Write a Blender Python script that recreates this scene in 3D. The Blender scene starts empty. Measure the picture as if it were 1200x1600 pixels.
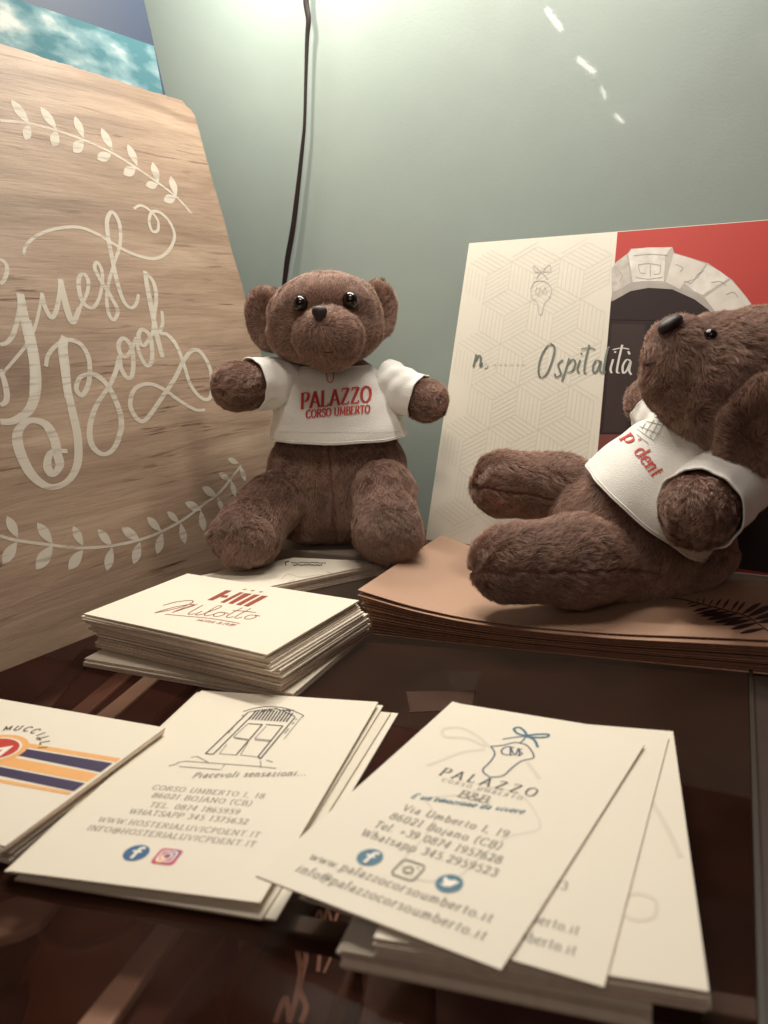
import bpy, bmesh, math, random
import numpy as np
from mathutils import Vector, Matrix
from mathutils.bvhtree import BVHTree

random.seed(4); RNG = np.random.default_rng(4)
SC = bpy.context.scene
COL = SC.collection
MM = 0.001                      # everything below is laid out in millimetres

# ------------------------------------------------------------------ camera
F_PX, PITCH, ROLL, CAM_H = 1280.0, 0.2231, -0.0473, 113.0
def _axes():
    c, s = math.cos(PITCH), math.sin(PITCH)
    right = np.array([1, 0, 0.]); fw = np.array([0, c, -s]); up = np.array([0, s, c])
    cr, sr = math.cos(ROLL), math.sin(ROLL)
    return right*cr+up*sr, -right*sr+up*cr, fw
RI, UP, FW = _axes()
CAM = np.array([0, 0, CAM_H])
cd = bpy.data.cameras.new('camera'); cam = bpy.data.objects.new('camera', cd); COL.objects.link(cam)
cd.sensor_fit = 'HORIZONTAL'; cd.sensor_width = 36; cd.lens = 36*F_PX/1200
cd.clip_start = 0.01; cd.clip_end = 20
m = Matrix.Identity(4)
for i in range(3):
    m[i][0], m[i][1], m[i][2], m[i][3] = RI[i], UP[i], -FW[i], CAM[i]*MM
cam.matrix_world = m
cd.dof.use_dof = True; cd.dof.focus_distance = 0.325; cd.dof.aperture_fstop = 25
SC.camera = cam

# ------------------------------------------------------------------ light
SC.view_settings.view_transform = 'Standard'; SC.view_settings.look = 'None'
SC.view_settings.exposure = -0.08; SC.view_settings.gamma = 1
w = bpy.data.worlds.new('World'); SC.world = w; w.use_nodes = True
w.node_tree.nodes['Background'].inputs[0].default_value = (0.60, 0.30, 0.21, 1)
w.node_tree.nodes['Background'].inputs[1].default_value = 0.035
def area(name, loc, target, size, power, col, along=(1, 0, 0)):
    l = bpy.data.lights.new(name, 'AREA'); l.shape = 'RECTANGLE'; l.size = size[0]*MM; l.size_y = size[1]*MM
    l.energy = power; l.color = col
    o = bpy.data.objects.new(name, l); COL.objects.link(o)
    zc = (Vector(loc)-Vector(target)).normalized(); xc = Vector(along); xc = (xc-zc*xc.dot(zc)).normalized(); yc = zc.cross(xc)
    mm_ = Matrix((xc, yc, zc)).transposed().to_4x4(); mm_.translation = Vector(loc)*MM; o.matrix_world = mm_
    return o
WD = (math.cos(math.radians(-28)), math.sin(math.radians(-28)), 0)
area('case_lamp', (15, 412, 392), (0, 385, 0), (300, 24), 1.62, (1.0, 0.94, 0.84), WD)
area('corner_lamp', (-70, 425, 345), (10, 380, 30), (14, 10), 0.26, (1.0, 0.92, 0.76), WD)
area('front_lamp', (0, 215, 370), (10, 280, 20), (110, 60), 0.40, (1.0, 0.89, 0.78), WD)
area('room_lamp', (-40, -260, 330), (-20, 230, -20), (320, 200), 0.38, (1.0, 0.85, 0.73))  # soft fill added behind the camera to brighten card edges and low items

# ------------------------------------------------------------------ geometry helpers
def ray(x, y): return FW+RI*(x-600)/F_PX-UP*(y-800)/F_PX
def Z(x, y, z):
    d = ray(x, y); return CAM+d*((z-CAM_H)/d[2])
def Y(x, y, yv):
    d = ray(x, y); return CAM+d*(yv/d[1])
def onplane(x, y, p0, n):
    d = ray(x, y); return CAM+d*(np.dot(p0-CAM, n)/np.dot(d, n))
def unit(v):
    v = np.array(v, float); return v/np.linalg.norm(v)

def root(name, loc, label, cat, group=None, kind=None):
    o = bpy.data.objects.new(name, None); COL.objects.link(o); o.location = Vector(loc)*MM
    o.empty_display_size = 0.01
    tag(o, label, cat, group, kind); return o
def tag(o, label=None, cat=None, group=None, kind=None):
    if label: o['label'] = label
    if cat: o['category'] = cat
    if group: o['group'] = group
    if kind: o['kind'] = kind
    return o
def origin(o):
    p = np.zeros(3)
    while o is not None:
        p += np.array(o.location)/MM; o = o.parent
    return p
def mk(name, V, Fc, mat, parent=None, loc=None, smooth=False, uv=None, mats=None, midx=None):
    """one mesh object; V in world millimetres"""
    V = np.asarray(V, float)
    if parent is not None: base = origin(parent)
    else: base = np.array(loc if loc is not None else (V[:, 0].mean(), V[:, 1].mean(), V[:, 2].min()), float)
    me = bpy.data.meshes.new(name)
    me.from_pydata(((V-base)*MM).tolist(), [], [tuple(int(i) for i in f) for f in Fc])
    if mats:
        for mm_ in mats: me.materials.append(mm_)
    else: me.materials.append(mat)
    if midx is not None: me.polygons.foreach_set('material_index', midx)
    if smooth: me.polygons.foreach_set('use_smooth', [True]*len(me.polygons))
    if uv is not None:
        ul = me.uv_layers.new(name='UVMap'); uv = np.asarray(uv, float)
        idx = np.zeros(len(me.loops), int); me.loops.foreach_get('vertex_index', idx)
        ul.data.foreach_set('uv', uv[idx].ravel())
    me.update()
    o = bpy.data.objects.new(name, me); COL.objects.link(o)
    if parent is None: o.location = Vector(base)*MM
    else: o.parent = parent
    return o
def box(name, a, U, W, h, mat, parent=None, bevel=0.0, z0=None, **kw):
    """box on corner a spanned by U, W (3d, mm) and height h"""
    a, U, W = (np.array(q, float) for q in (a, U, W)); up = np.array([0, 0, h]) if np.isscalar(h) else np.array(h, float)
    V = [a, a+U, a+U+W, a+W]; V = V+[v+up for v in V]
    Fc = [(0, 3, 2, 1), (4, 5, 6, 7), (0, 1, 5, 4), (1, 2, 6, 5), (2, 3, 7, 6), (3, 0, 4, 7)]
    o = mk(name, V, Fc, mat, parent, **kw)
    if bevel:
        b = o.modifiers.new('b', 'BEVEL'); b.width = bevel*MM; b.segments = 2
    return o

# ------------------------------------------------------------------ materials
def newmat(name):
    m_ = bpy.data.materials.new(name); m_.use_nodes = True; return m_, m_.node_tree, m_.node_tree.nodes['Principled BSDF']
def N(nt, t, **kw):
    n = nt.nodes.new(t)
    for k, v in kw.items():
        if k in n.inputs.keys() if hasattr(n.inputs, 'keys') else False: n.inputs[k].default_value = v
        else: setattr(n, k, v)
    return n
def simple(name, col, rough=0.6, noise=0.06, scale=60, bump=0.0, bscale=800, spec=0.5, coat=0.0, sheen=0.0, uvmap=False, metallic=0.0):
    m_, nt, p = newmat(name)
    tc = nt.nodes.new('ShaderNodeTexCoord')
    nz = nt.nodes.new('ShaderNodeTexNoise'); nz.inputs['Scale'].default_value = scale; nz.inputs['Detail'].default_value = 4
    nt.links.new(tc.outputs['Object'], nz.inputs['Vector'])
    mx = nt.nodes.new('ShaderNodeMix'); mx.data_type = 'RGBA'
    a = [max(0, c*(1-noise)) for c in col]; b = [min(1, c*(1+noise)) for c in col]
    mx.inputs[6].default_value = (*a, 1); mx.inputs[7].default_value = (*b, 1)
    nt.links.new(nz.outputs['Fac'], mx.inputs[0]); nt.links.new(mx.outputs[2], p.inputs['Base Color'])
    p.inputs['Roughness'].default_value = rough; p.inputs['Specular IOR Level'].default_value = spec
    p.inputs['Metallic'].default_value = metallic
    p.inputs['Coat Weight'].default_value = coat; p.inputs['Sheen Weight'].default_value = sheen
    if bump:
        n2 = nt.nodes.new('ShaderNodeTexNoise'); n2.inputs['Scale'].default_value = bscale; n2.inputs['Detail'].default_value = 3
        nt.links.new(tc.outputs['Object'], n2.inputs['Vector'])
        bp = nt.nodes.new('ShaderNodeBump'); bp.inputs['Strength'].default_value = bump; bp.inputs['Distance'].default_value = 0.0003
        nt.links.new(n2.outputs['Fac'], bp.inputs['Height']); nt.links.new(bp.outputs['Normal'], p.inputs['Normal'])
    return m_
M = {}
M['card'] = simple('card_stock', (0.79, 0.725, 0.605), 0.55, 0.02, 30, 0.05, 1500, spec=0.3)
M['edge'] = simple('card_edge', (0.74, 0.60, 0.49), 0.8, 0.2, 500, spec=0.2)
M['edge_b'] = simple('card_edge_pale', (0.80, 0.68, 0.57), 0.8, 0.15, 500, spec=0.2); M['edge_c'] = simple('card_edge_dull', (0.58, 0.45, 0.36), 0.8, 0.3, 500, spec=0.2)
M['card_b'] = simple('card_stock_worn', (0.75, 0.68, 0.56), 0.6, 0.05, 40, 0.06, 1200, spec=0.3)
M['ink'] = simple('black_ink', (0.055, 0.045, 0.045), 0.6, 0.1, 300)
M['grey_ink'] = simple('grey_ink', (0.26, 0.235, 0.20), 0.6, 0.1, 300)
M['pale_ink'] = simple('pale_ink', (0.60, 0.55, 0.47), 0.6, 0.05, 300)
M['mist_ink'] = simple('misty_ink', (0.69, 0.62, 0.51), 0.6, 0.03, 300)
M['navy_ink'] = simple('navy_ink', (0.045, 0.055, 0.13), 0.5, 0.1, 300)
M['stripe_ink'] = simple('stripe_navy_ink', (0.035, 0.022, 0.075), 0.5, 0.1, 300)
M['blue_ink'] = simple('blue_ink', (0.02, 0.10, 0.24), 0.5, 0.1, 300)
M['teal_ink'] = simple('teal_ink', (0.03, 0.14, 0.22), 0.5, 0.1, 300)
M['orange_ink'] = simple('orange_ink', (0.82, 0.42, 0.15), 0.5, 0.05, 300)
M['red_ink'] = simple('red_ink', (0.50, 0.035, 0.025), 0.6, 0.08, 300)
M['rust_ink'] = simple('rust_ink', (0.30, 0.055, 0.03), 0.6, 0.1, 300)
M['pink_ink'] = simple('pink_ink', (0.55, 0.05, 0.14), 0.5, 0.1, 300)
M['purple_ink'] = simple('purple_ink', (0.22, 0.07, 0.25), 0.5, 0.1, 300)
M['white_ink'] = simple('white_ink', (0.85, 0.80, 0.70), 0.5, 0.02, 300)
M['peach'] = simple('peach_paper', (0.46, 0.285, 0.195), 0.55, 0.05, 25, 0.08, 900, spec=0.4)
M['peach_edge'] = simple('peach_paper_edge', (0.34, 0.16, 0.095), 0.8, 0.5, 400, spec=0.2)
M['fern_ink'] = simple('fern_ink', (0.03, 0.012, 0.014), 0.5, 0.1, 300)
M['black_gloss'] = simple('black_plastic', (0.012, 0.006, 0.005), 0.14, 0.1, 300, spec=0.6)
M['nose'] = simple('nose_plastic', (0.022, 0.010, 0.009), 0.5, 0.2, 300, 0.2, 900)
M['cable'] = simple('cable_rubber', (0.018, 0.008, 0.009), 0.5, 0.2, 80, spec=0.5)
M['thread'] = simple('dark_thread', (0.05, 0.015, 0.012), 0.8, 0.2, 300)
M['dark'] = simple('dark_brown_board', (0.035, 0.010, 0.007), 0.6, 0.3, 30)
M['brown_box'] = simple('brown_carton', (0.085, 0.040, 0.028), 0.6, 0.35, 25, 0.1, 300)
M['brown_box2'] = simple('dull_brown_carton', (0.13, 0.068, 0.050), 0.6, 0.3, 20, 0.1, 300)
M['grey_strip'] = simple('greyish_strip', (0.40, 0.31, 0.25), 0.5, 0.3, 40)
M['faint_tag'] = simple('faint_grey_paper', (0.055, 0.043, 0.038), 0.6, 0.5, 60)
M['amber'] = simple('amber_leather', (0.20, 0.070, 0.022), 0.5, 0.35, 22, 0.2, 150)
M['label_ink'] = simple('carton_script_ink', (0.70, 0.46, 0.37), 0.5, 0.3, 200)
M['greybox'] = simple('grey_brown_card_box', (0.30, 0.24, 0.19), 0.5, 0.1, 30)
M['rail'] = simple('dark_rail', (0.028, 0.018, 0.010), 0.5, 0.3, 30)
M['trim'] = simple('grey_metal_trim', (0.075, 0.055, 0.047), 0.35, 0.2, 30, metallic=0.4)

def fabric():
    m_, nt, p = newmat('white_cotton_knit'); tc = nt.nodes.new('ShaderNodeTexCoord')
    p.inputs['Roughness'].default_value = 0.9; p.inputs['Sheen Weight'].default_value = 0.3
    p.inputs['Specular IOR Level'].default_value = 0.15
    v = nt.nodes.new('ShaderNodeTexVoronoi'); v.inputs['Scale'].default_value = 2400
    nt.links.new(tc.outputs['Object'], v.inputs['Vector'])
    n = nt.nodes.new('ShaderNodeTexNoise'); n.inputs['Scale'].default_value = 40
    nt.links.new(tc.outputs['Object'], n.inputs['Vector'])
    mx = nt.nodes.new('ShaderNodeMix'); mx.data_type = 'RGBA'
    mx.inputs[6].default_value = (0.76, 0.74, 0.69, 1); mx.inputs[7].default_value = (0.83, 0.81, 0.76, 1)
    nt.links.new(n.outputs['Fac'], mx.inputs[0]); nt.links.new(mx.outputs[2], p.inputs['Base Color'])
    b = nt.nodes.new('ShaderNodeBump'); b.inputs['Strength'].default_value = 0.5; b.inputs['Distance'].default_value = 0.0003
    nt.links.new(v.outputs['Distance'], b.inputs['Height'])
    b2 = nt.nodes.new('ShaderNodeBump'); b2.inputs['Strength'].default_value = 0.3; b2.inputs['Distance'].default_value = 0.0015
    n3 = nt.nodes.new('ShaderNodeTexNoise'); n3.inputs['Scale'].default_value = 45; n3.inputs['Detail'].default_value = 2
    nt.links.new(tc.outputs['Object'], n3.inputs['Vector']); nt.links.new(n3.outputs['Fac'], b2.inputs['Height'])
    nt.links.new(b.outputs['Normal'], b2.inputs['Normal']); nt.links.new(b2.outputs['Normal'], p.inputs['Normal'])
    return m_
M['shirt'] = fabric()

def wood():
    m_, nt, p = newmat('veneer_wood'); uv = nt.nodes.new('ShaderNodeUVMap'); L = nt.links.new
    def mp(s, r=0):
        q = nt.nodes.new('ShaderNodeMapping'); q.inputs['Scale'].default_value = s; q.inputs['Rotation'].default_value = (0, 0, r)
        L(uv.outputs[0], q.inputs[0]); return q
    def nz(mpn, sc, det=6, dist=0.0, rough=0.55):
        n = nt.nodes.new('ShaderNodeTexNoise'); n.inputs['Scale'].default_value = sc; n.inputs['Detail'].default_value = det
        n.inputs['Distortion'].default_value = dist; n.inputs['Roughness'].default_value = rough
        L(mpn.outputs[0], n.inputs['Vector']); return n
    def ramp(stops, src):
        r = nt.nodes.new('ShaderNodeValToRGB'); e = r.color_ramp.elements
        e[0].position, e[0].color = stops[0][0], (*stops[0][1], 1); e[1].position, e[1].color = stops[-1][0], (*stops[-1][1], 1)
        for s in stops[1:-1]:
            q = e.new(s[0]); q.color = (*s[1], 1)
        L(src, r.inputs[0]); return r
    a = nz(mp((0.35, 2.4, 1), 0.03), 2.2, 6, 1.4)               # broad bands along the grain
    base = ramp([(0.28, (0.195, 0.130, 0.090)), (0.5, (0.295, 0.207, 0.146)), (0.74, (0.40, 0.296, 0.215))], a.outputs['Fac'])
    f = nz(mp((1.1, 19, 1), 0.03), 3.0, 9, 1.1, 0.72)            # fine fibres
    fr = ramp([(0.36, (0.66, 0.60, 0.56)), (0.55, (1, 1, 1))], f.outputs['Fac'])
    mul = nt.nodes.new('ShaderNodeMix'); mul.data_type = 'RGBA'; mul.blend_type = 'MULTIPLY'; mul.inputs[0].default_value = 0.5
    L(base.outputs[0], mul.inputs[6]); L(fr.outputs[0], mul.inputs[7])
    c = nz(mp((1.3, 24, 1), 0.05), 2.0, 5, 0.8, 0.6)            # short dark pores
    msk = nz(mp((0.5, 1.6, 1)), 2.6, 3)
    cr = ramp([(0.34, (0.36, 0.25, 0.20)), (0.44, (1, 1, 1))], c.outputs['Fac'])
    mr = ramp([(0.45, (0, 0, 0)), (0.62, (1, 1, 1))], msk.outputs['Fac'])
    mul2 = nt.nodes.new('ShaderNodeMix'); mul2.data_type = 'RGBA'; mul2.blend_type = 'MULTIPLY'
    L(mr.outputs[0], mul2.inputs[0]); L(mul.outputs[2], mul2.inputs[6]); L(cr.outputs[0], mul2.inputs[7])
    L(mul2.outputs[2], p.inputs['Base Color'])
    p.inputs['Roughness'].default_value = 0.5; p.inputs['Specular IOR Level'].default_value = 0.35
    b = nt.nodes.new('ShaderNodeBump'); b.inputs['Strength'].default_value = 0.4; b.inputs['Distance'].default_value = 0.0004
    L(f.outputs['Fac'], b.inputs['Height']); L(b.outputs['Normal'], p.inputs['Normal'])
    return m_
M['wood'] = wood()

def chalk():
    m_, nt, p = newmat('white_print_on_wood'); L = nt.links.new
    tc = nt.nodes.new('ShaderNodeTexCoord')
    q = nt.nodes.new('ShaderNodeMapping'); q.inputs['Scale'].default_value = (45, 45, 520); L(tc.outputs['Object'], q.inputs[0])
    n = nt.nodes.new('ShaderNodeTexNoise'); n.inputs['Scale'].default_value = 1.0; n.inputs['Detail'].default_value = 6
    L(q.outputs[0], n.inputs['Vector'])
    r = nt.nodes.new('ShaderNodeValToRGB'); r.color_ramp.elements[0].position = 0.33; r.color_ramp.elements[0].color = (0.38,)*3+(1,)
    r.color_ramp.elements[1].position = 0.47; r.color_ramp.elements[1].color = (0.60,)*3+(1,); L(n.outputs['Fac'], r.inputs[0])
    p.inputs['Base Color'].default_value = (0.68, 0.63, 0.54, 1); p.inputs['Roughness'].default_value = 0.6
    t = nt.nodes.new('ShaderNodeBsdfTransparent'); mx = nt.nodes.new('ShaderNodeMixShader')
    L(r.outputs[0], mx.inputs[0]); L(t.outputs[0], mx.inputs[1]); L(p.outputs[0], mx.inputs[2])
    L(mx.outputs[0], nt.nodes['Material Output'].inputs['Surface'])
    return m_
M['chalk'] = chalk()

def glass():
    m_, nt, p = newmat('tinted_glass'); L = nt.links.new; nt.nodes.remove(p)
    t = nt.nodes.new('ShaderNodeBsdfTransparent'); t.inputs[0].default_value = (0.80, 0.68, 0.62, 1)
    g = nt.nodes.new('ShaderNodeBsdfGlossy'); g.inputs['Roughness'].default_value = 0.015; g.inputs[0].default_value = (1, 0.95, 0.9, 1)
    tc = nt.nodes.new('ShaderNodeTexCoord'); n = nt.nodes.new('ShaderNodeTexNoise'); n.inputs['Scale'].default_value = 14; n.inputs['Detail'].default_value = 6
    L(tc.outputs['Object'], n.inputs['Vector'])
    r = nt.nodes.new('ShaderNodeMapRange'); r.inputs[1].default_value = 0.4; r.inputs[2].default_value = 0.75; r.inputs[3].default_value = 0.02; r.inputs[4].default_value = 0.10
    L(n.outputs['Fac'], r.inputs[0]); L(r.outputs[0], g.inputs['Roughness'])
    f = nt.nodes.new('ShaderNodeFresnel'); f.inputs[0].default_value = 1.45
    fm = nt.nodes.new('ShaderNodeMath'); fm.operation = 'MULTIPLY'; fm.inputs[1].default_value = 0.10; L(f.outputs[0], fm.inputs[0])
    mx = nt.nodes.new('ShaderNodeMixShader'); L(fm.outputs[0], mx.inputs[0]); L(t.outputs[0], mx.inputs[1]); L(g.outputs[0], mx.inputs[2])
    df = nt.nodes.new('ShaderNodeBsdfDiffuse'); df.inputs[0].default_value = (0.75, 0.28, 0.19, 1)
    n2 = nt.nodes.new('ShaderNodeTexNoise'); n2.inputs['Scale'].default_value = 30; n2.inputs['Detail'].default_value = 8; L(tc.outputs['Object'], n2.inputs['Vector'])
    r2 = nt.nodes.new('ShaderNodeMapRange'); r2.inputs[1].default_value = 0.35; r2.inputs[2].default_value = 0.75; r2.inputs[3].default_value = 0.016; r2.inputs[4].default_value = 0.032
    L(n2.outputs['Fac'], r2.inputs[0]); m2 = nt.nodes.new('ShaderNodeMixShader'); L(r2.outputs[0], m2.inputs[0]); L(mx.outputs[0], m2.inputs[1]); L(df.outputs[0], m2.inputs[2])
    L(m2.outputs[0], nt.nodes['Material Output'].inputs['Surface']); return m_
M['glass'] = glass()

def wallmat():
    m_, nt, p = newmat('painted_back_panel'); L = nt.links.new; tc = nt.nodes.new('ShaderNodeTexCoord')
    n = nt.nodes.new('ShaderNodeTexNoise'); n.inputs['Scale'].default_value = 9; n.inputs['Detail'].default_value = 5
    L(tc.outputs['Object'], n.inputs['Vector'])
    mx = nt.nodes.new('ShaderNodeMix'); mx.data_type = 'RGBA'
    mx.inputs[6].default_value = (0.345, 0.430, 0.405, 1); mx.inputs[7].default_value = (0.42, 0.480, 0.44, 1)
    L(n.outputs['Fac'], mx.inputs[0]); L(mx.outputs[2], p.inputs['Base Color'])
    n4 = nt.nodes.new('ShaderNodeTexNoise'); n4.inputs['Scale'].default_value = 22; n4.inputs['Detail'].default_value = 7; n4.inputs['Distortion'].default_value = 0.8
    L(tc.outputs['Object'], n4.inputs['Vector']); mr_ = nt.nodes.new('ShaderNodeMapRange'); mr_.inputs[1].default_value = .35; mr_.inputs[2].default_value = .7; mr_.inputs[3].default_value = .34; mr_.inputs[4].default_value = .52
    L(n4.outputs['Fac'], mr_.inputs[0]); L(mr_.outputs[0], p.inputs['Roughness']); p.inputs['Specular IOR Level'].default_value = 0.5
    n2 = nt.nodes.new('ShaderNodeTexNoise'); n2.inputs['Scale'].default_value = 18; n2.inputs['Detail'].default_value = 2
    L(tc.outputs['Object'], n2.inputs['Vector'])
    b = nt.nodes.new('ShaderNodeBump'); b.inputs['Strength'].default_value = 0.12; b.inputs['Distance'].default_value = 0.003
    n5 = nt.nodes.new('ShaderNodeTexNoise'); n5.inputs['Scale'].default_value = 900; n5.inputs['Detail'].default_value = 2; L(tc.outputs['Object'], n5.inputs['Vector'])
    b5 = nt.nodes.new('ShaderNodeBump'); b5.inputs['Strength'].default_value = 0.10; b5.inputs['Distance'].default_value = 0.0004; L(n5.outputs['Fac'], b5.inputs['Height']); L(b5.outputs['Normal'], b.inputs['Normal'])
    L(n2.outputs['Fac'], b.inputs['Height']); L(b.outputs['Normal'], p.inputs['Normal'])
    p.inputs['Coat Weight'].default_value = 0.25; p.inputs['Coat Roughness'].default_value = 0.04
    return m_
M['wall'] = wallmat()

def fur_mat(name, root_c, tip_c):
    m_, nt, p = newmat(name); L = nt.links.new
    h = nt.nodes.new('ShaderNodeHairInfo')
    r = nt.nodes.new('ShaderNodeValToRGB'); e = r.color_ramp.elements
    e[0].position, e[0].color = 0.0, (*root_c, 1); e[1].position, e[1].color = 1.0, (*tip_c, 1)
    L(h.outputs['Intercept'], r.inputs[0])
    v = nt.nodes.new('ShaderNodeMapRange'); v.inputs[3].default_value = 0.6; v.inputs[4].default_value = 1.35
    L(h.outputs['Random'], v.inputs[0])
    tc = nt.nodes.new('ShaderNodeTexCoord'); nz_1 = nt.nodes.new('ShaderNodeTexNoise'); nz_1.inputs['Scale'].default_value = 110; nz_1.inputs['Detail'].default_value = 4; nz_1.inputs['Distortion'].default_value = .6
    L(tc.outputs['Object'], nz_1.inputs['Vector']); vp = nt.nodes.new('ShaderNodeMapRange'); vp.inputs[1].default_value = .32; vp.inputs[2].default_value = .68; vp.inputs[3].default_value = .80; vp.inputs[4].default_value = 1.14
    L(nz_1.outputs['Fac'], vp.inputs[0]); vm = nt.nodes.new('ShaderNodeMath'); vm.operation = 'MULTIPLY'; L(v.outputs[0], vm.inputs[0]); L(vp.outputs[0], vm.inputs[1])
    mu = nt.nodes.new('ShaderNodeVectorMath'); mu.operation = 'SCALE'; L(r.outputs[0], mu.inputs[0]); L(vm.outputs[0], mu.inputs['Scale'])
    L(mu.outputs[0], p.inputs['Base Color'])
    p.inputs['Roughness'].default_value = 0.55; p.inputs['Specular IOR Level'].default_value = 0.35
    return m_
M['fur'] = fur_mat('plush_fibre', (0.125, 0.052, 0.036), (0.53, 0.345, 0.265))
M['fur_pad'] = fur_mat('plush_pad_fibre', (0.14, 0.065, 0.047), (0.48, 0.32, 0.255))
M['skin'] = simple('plush_backing', (0.17, 0.080, 0.058), 0.9, 0.2, 100, sheen=0.2)

# ------------------------------------------------------------------ flat print: strokes, text, polygons
def catmull(pts, n=6):
    pts = np.asarray(pts, float)
    if len(pts) < 3: return pts
    P = np.vstack([2*pts[0]-pts[1], pts, 2*pts[-1]-pts[-2]]); out = []
    for i in range(1, len(P)-2):
        for t in np.linspace(0, 1, n, endpoint=False):
            out.append(0.5*((2*P[i])+(-P[i-1]+P[i+1])*t+(2*P[i-1]-5*P[i]+4*P[i+1]-P[i+2])*t*t+(-P[i-1]+3*P[i]-3*P[i+1]+P[i+2])*t**3))
    out.append(P[-2]); return np.array(out)
class Print:
    """collects flat shapes in a surface's own 2d frame and lays them on it"""
    def __init__(s, surf, dz=0.12): s.f = surf; s.dz = dz; s.V = []; s.F = []; s.k = 0
    def _add(s, pts, faces):
        P = [s.f(p[0], p[1], s.dz+(s.k%30)*0.0008) for p in pts]; s.k += 1
        if any(q is None for q in P):
            faces = [f for f in faces if all(P[i] is not None for i in f)]
            P = [q if q is not None else np.zeros(3) for q in P]
            if not faces: return
            used = sorted({i for f in faces for i in f}); mp = {u: j for j, u in enumerate(used)}
            P = [P[i] for i in used]; faces = [tuple(mp[i] for i in f) for f in faces]
        b = len(s.V); s.V += P; s.F += [tuple(b+i for i in f) for f in faces]
    def ribbon(s, pts, w, closed=False):
        pts = np.asarray(pts, float)
        if closed: pts = np.vstack([pts, pts[:1]])
        keep = [0]+[i for i in range(1, len(pts)) if np.linalg.norm(pts[i]-pts[i-1]) > 1e-6]; pts = pts[keep]
        n = len(pts)
        if n < 2: return
        d = np.gradient(pts, axis=0); d /= np.maximum(np.linalg.norm(d, axis=1), 1e-9)[:, None]
        nn = np.stack([-d[:, 1], d[:, 0]], 1)
        if callable(w): ww = np.array([w(q, i/(n-1)) for i, q in enumerate(d)])
        else: ww = np.full(n, w)
        a = pts+nn*ww[:, None]/2; b = pts-nn*ww[:, None]/2
        s._add(np.vstack([a, b]), [(i, n+i, n+i+1, i+1) for i in range(n-1)])
    def stroke(s, pts, w, n=6): s.ribbon(catmull(pts, n), w)
    def nib(s, pts, thick, thin, up, n=4, smooth=True):
        """broad-pen stroke: thick where it runs along 'up'"""
        u = unit(up)
        s.ribbon(catmull(pts, n) if smooth else pts, lambda d, t: thin+(thick-thin)*abs(np.dot(d, u))**1.5)
    def poly(s, pts, dense=0):
        pts = np.asarray(pts, float)
        if dense:
            out = []
            for i in range(len(pts)):
                a, b = pts[i], pts[(i+1) % len(pts)]
                out += [a+(b-a)*t for t in np.linspace(0, 1, dense, endpoint=False)]
            pts = np.array(out)
        s._add(pts, [tuple(range(len(pts)))])
    def disc(s, c, rx, ry=None, n=28, ang=0):
        ry = ry or rx; t = np.linspace(0, 2*np.pi, n, endpoint=False)
        p = np.stack([rx*np.cos(t), ry*np.sin(t)], 1); ca, sa = math.cos(ang), math.sin(ang)
        s.poly(np.array(c)+p@np.array([[ca, sa], [-sa, ca]]))
    def leaf(s, tip, base, wf=0.36):
        tip, base = np.array(tip, float), np.array(base, float); d = base-tip; nrm = np.array([-d[1], d[0]])
        t = np.linspace(0, 1, 9); wv = wf/2*np.sin(np.pi*t**0.85)*1.1
        s.poly(np.vstack([tip+d*t[:, None]+nrm*wv[:, None], (tip+d*t[:, None]-nrm*wv[:, None])[::-1][1:-1]]))
    def build(s, name, mat, parent):
        V = np.array(s.V)
        # drop duplicate corner problem: orient up is irrelevant for print
        return mk(name, V, s.F, mat, parent)

# stroke alphabet: advance, strokes ('s' straight, 'c' curved); serifs added at marked straight ends
G = {}
def g(ch, adv, *st): G[ch] = (adv, [(q[0], [tuple(float(v) for v in p.split(',')) for p in q[1:].split()]) for q in st])
g('A', 72, 's3,0 36,100', 's36,100 69,0', 'n16,34 56,34'); g('B', 66, 's12,0 12,100', 'c12,98 40,99 54,88 52,62 36,53 12,53', 'c12,53 44,53 60,40 58,14 40,1 12,2')
g('C', 74, 'c68,80 58,97 38,101 14,84 6,50 14,16 38,-1 58,4 68,20'); g('D', 78, 's12,0 12,100', 'c12,98 44,98 66,80 72,50 66,20 44,2 12,2')
g('E', 62, 's12,0 12,100', 'n12,98 54,98 54,84', 'n12,52 44,52', 'n12,2 56,2 57,18'); g('F', 58, 's12,0 12,100', 'n12,98 54,98 54,84', 'n12,52 42,52')
g('H', 80, 's12,0 12,100', 's66,0 66,100', 'n12,52 66,52'); g('I', 30, 's15,0 15,100'); g('J', 40, 'c4,-8 16,-10 24,10 24,50 24,98', 'n10,99 38,99')
g('L', 60, 's12,0 12,100', 'n12,2 54,2 56,20'); g('M', 92, 's12,0 14,100', 'n14,100 46,12', 'n46,12 78,100', 's78,100 80,0')
g('N', 82, 's12,0 12,100', 'd12,100 68,0', 's68,0 68,100'); g('O', 82, 'c40,100 14,84 6,50 14,16 40,0 66,16 74,50 66,84 40,100')
g('P', 62, 's12,0 12,100', 'c12,98 40,99 56,90 57,68 42,47 12,46'); g('R', 70, 's12,0 12,100', 'c12,98 40,99 54,90 54,68 40,50 12,50', 'd34,50 66,0')
g('S', 58, 'c50,80 46,96 28,101 10,88 12,66 32,52 50,36 50,12 30,-1 12,6 6,22'); g('T', 68, 's34,0 34,100', 'n6,82 6,98 62,98 62,82')
g('U', 80, 's12,100 12,40', 'c12,42 14,10 38,-1 62,10 66,42 66,99', 'n56,99 76,99'); g('V', 72, 'd4,100 36,0', 'n36,0 68,100', 'n-4,99 14,99', 'n58,99 76,99')
g('W', 104, 'd4,100 30,0', 'n30,0 52,92', 'd52,92 76,0', 'n76,0 100,100', 'n-4,99 14,99', 'n90,99 108,99'); g('Z', 66, 'n10,82 10,98 58,98', 'd58,98 8,2', 'n8,2 60,2 61,18')
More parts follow.
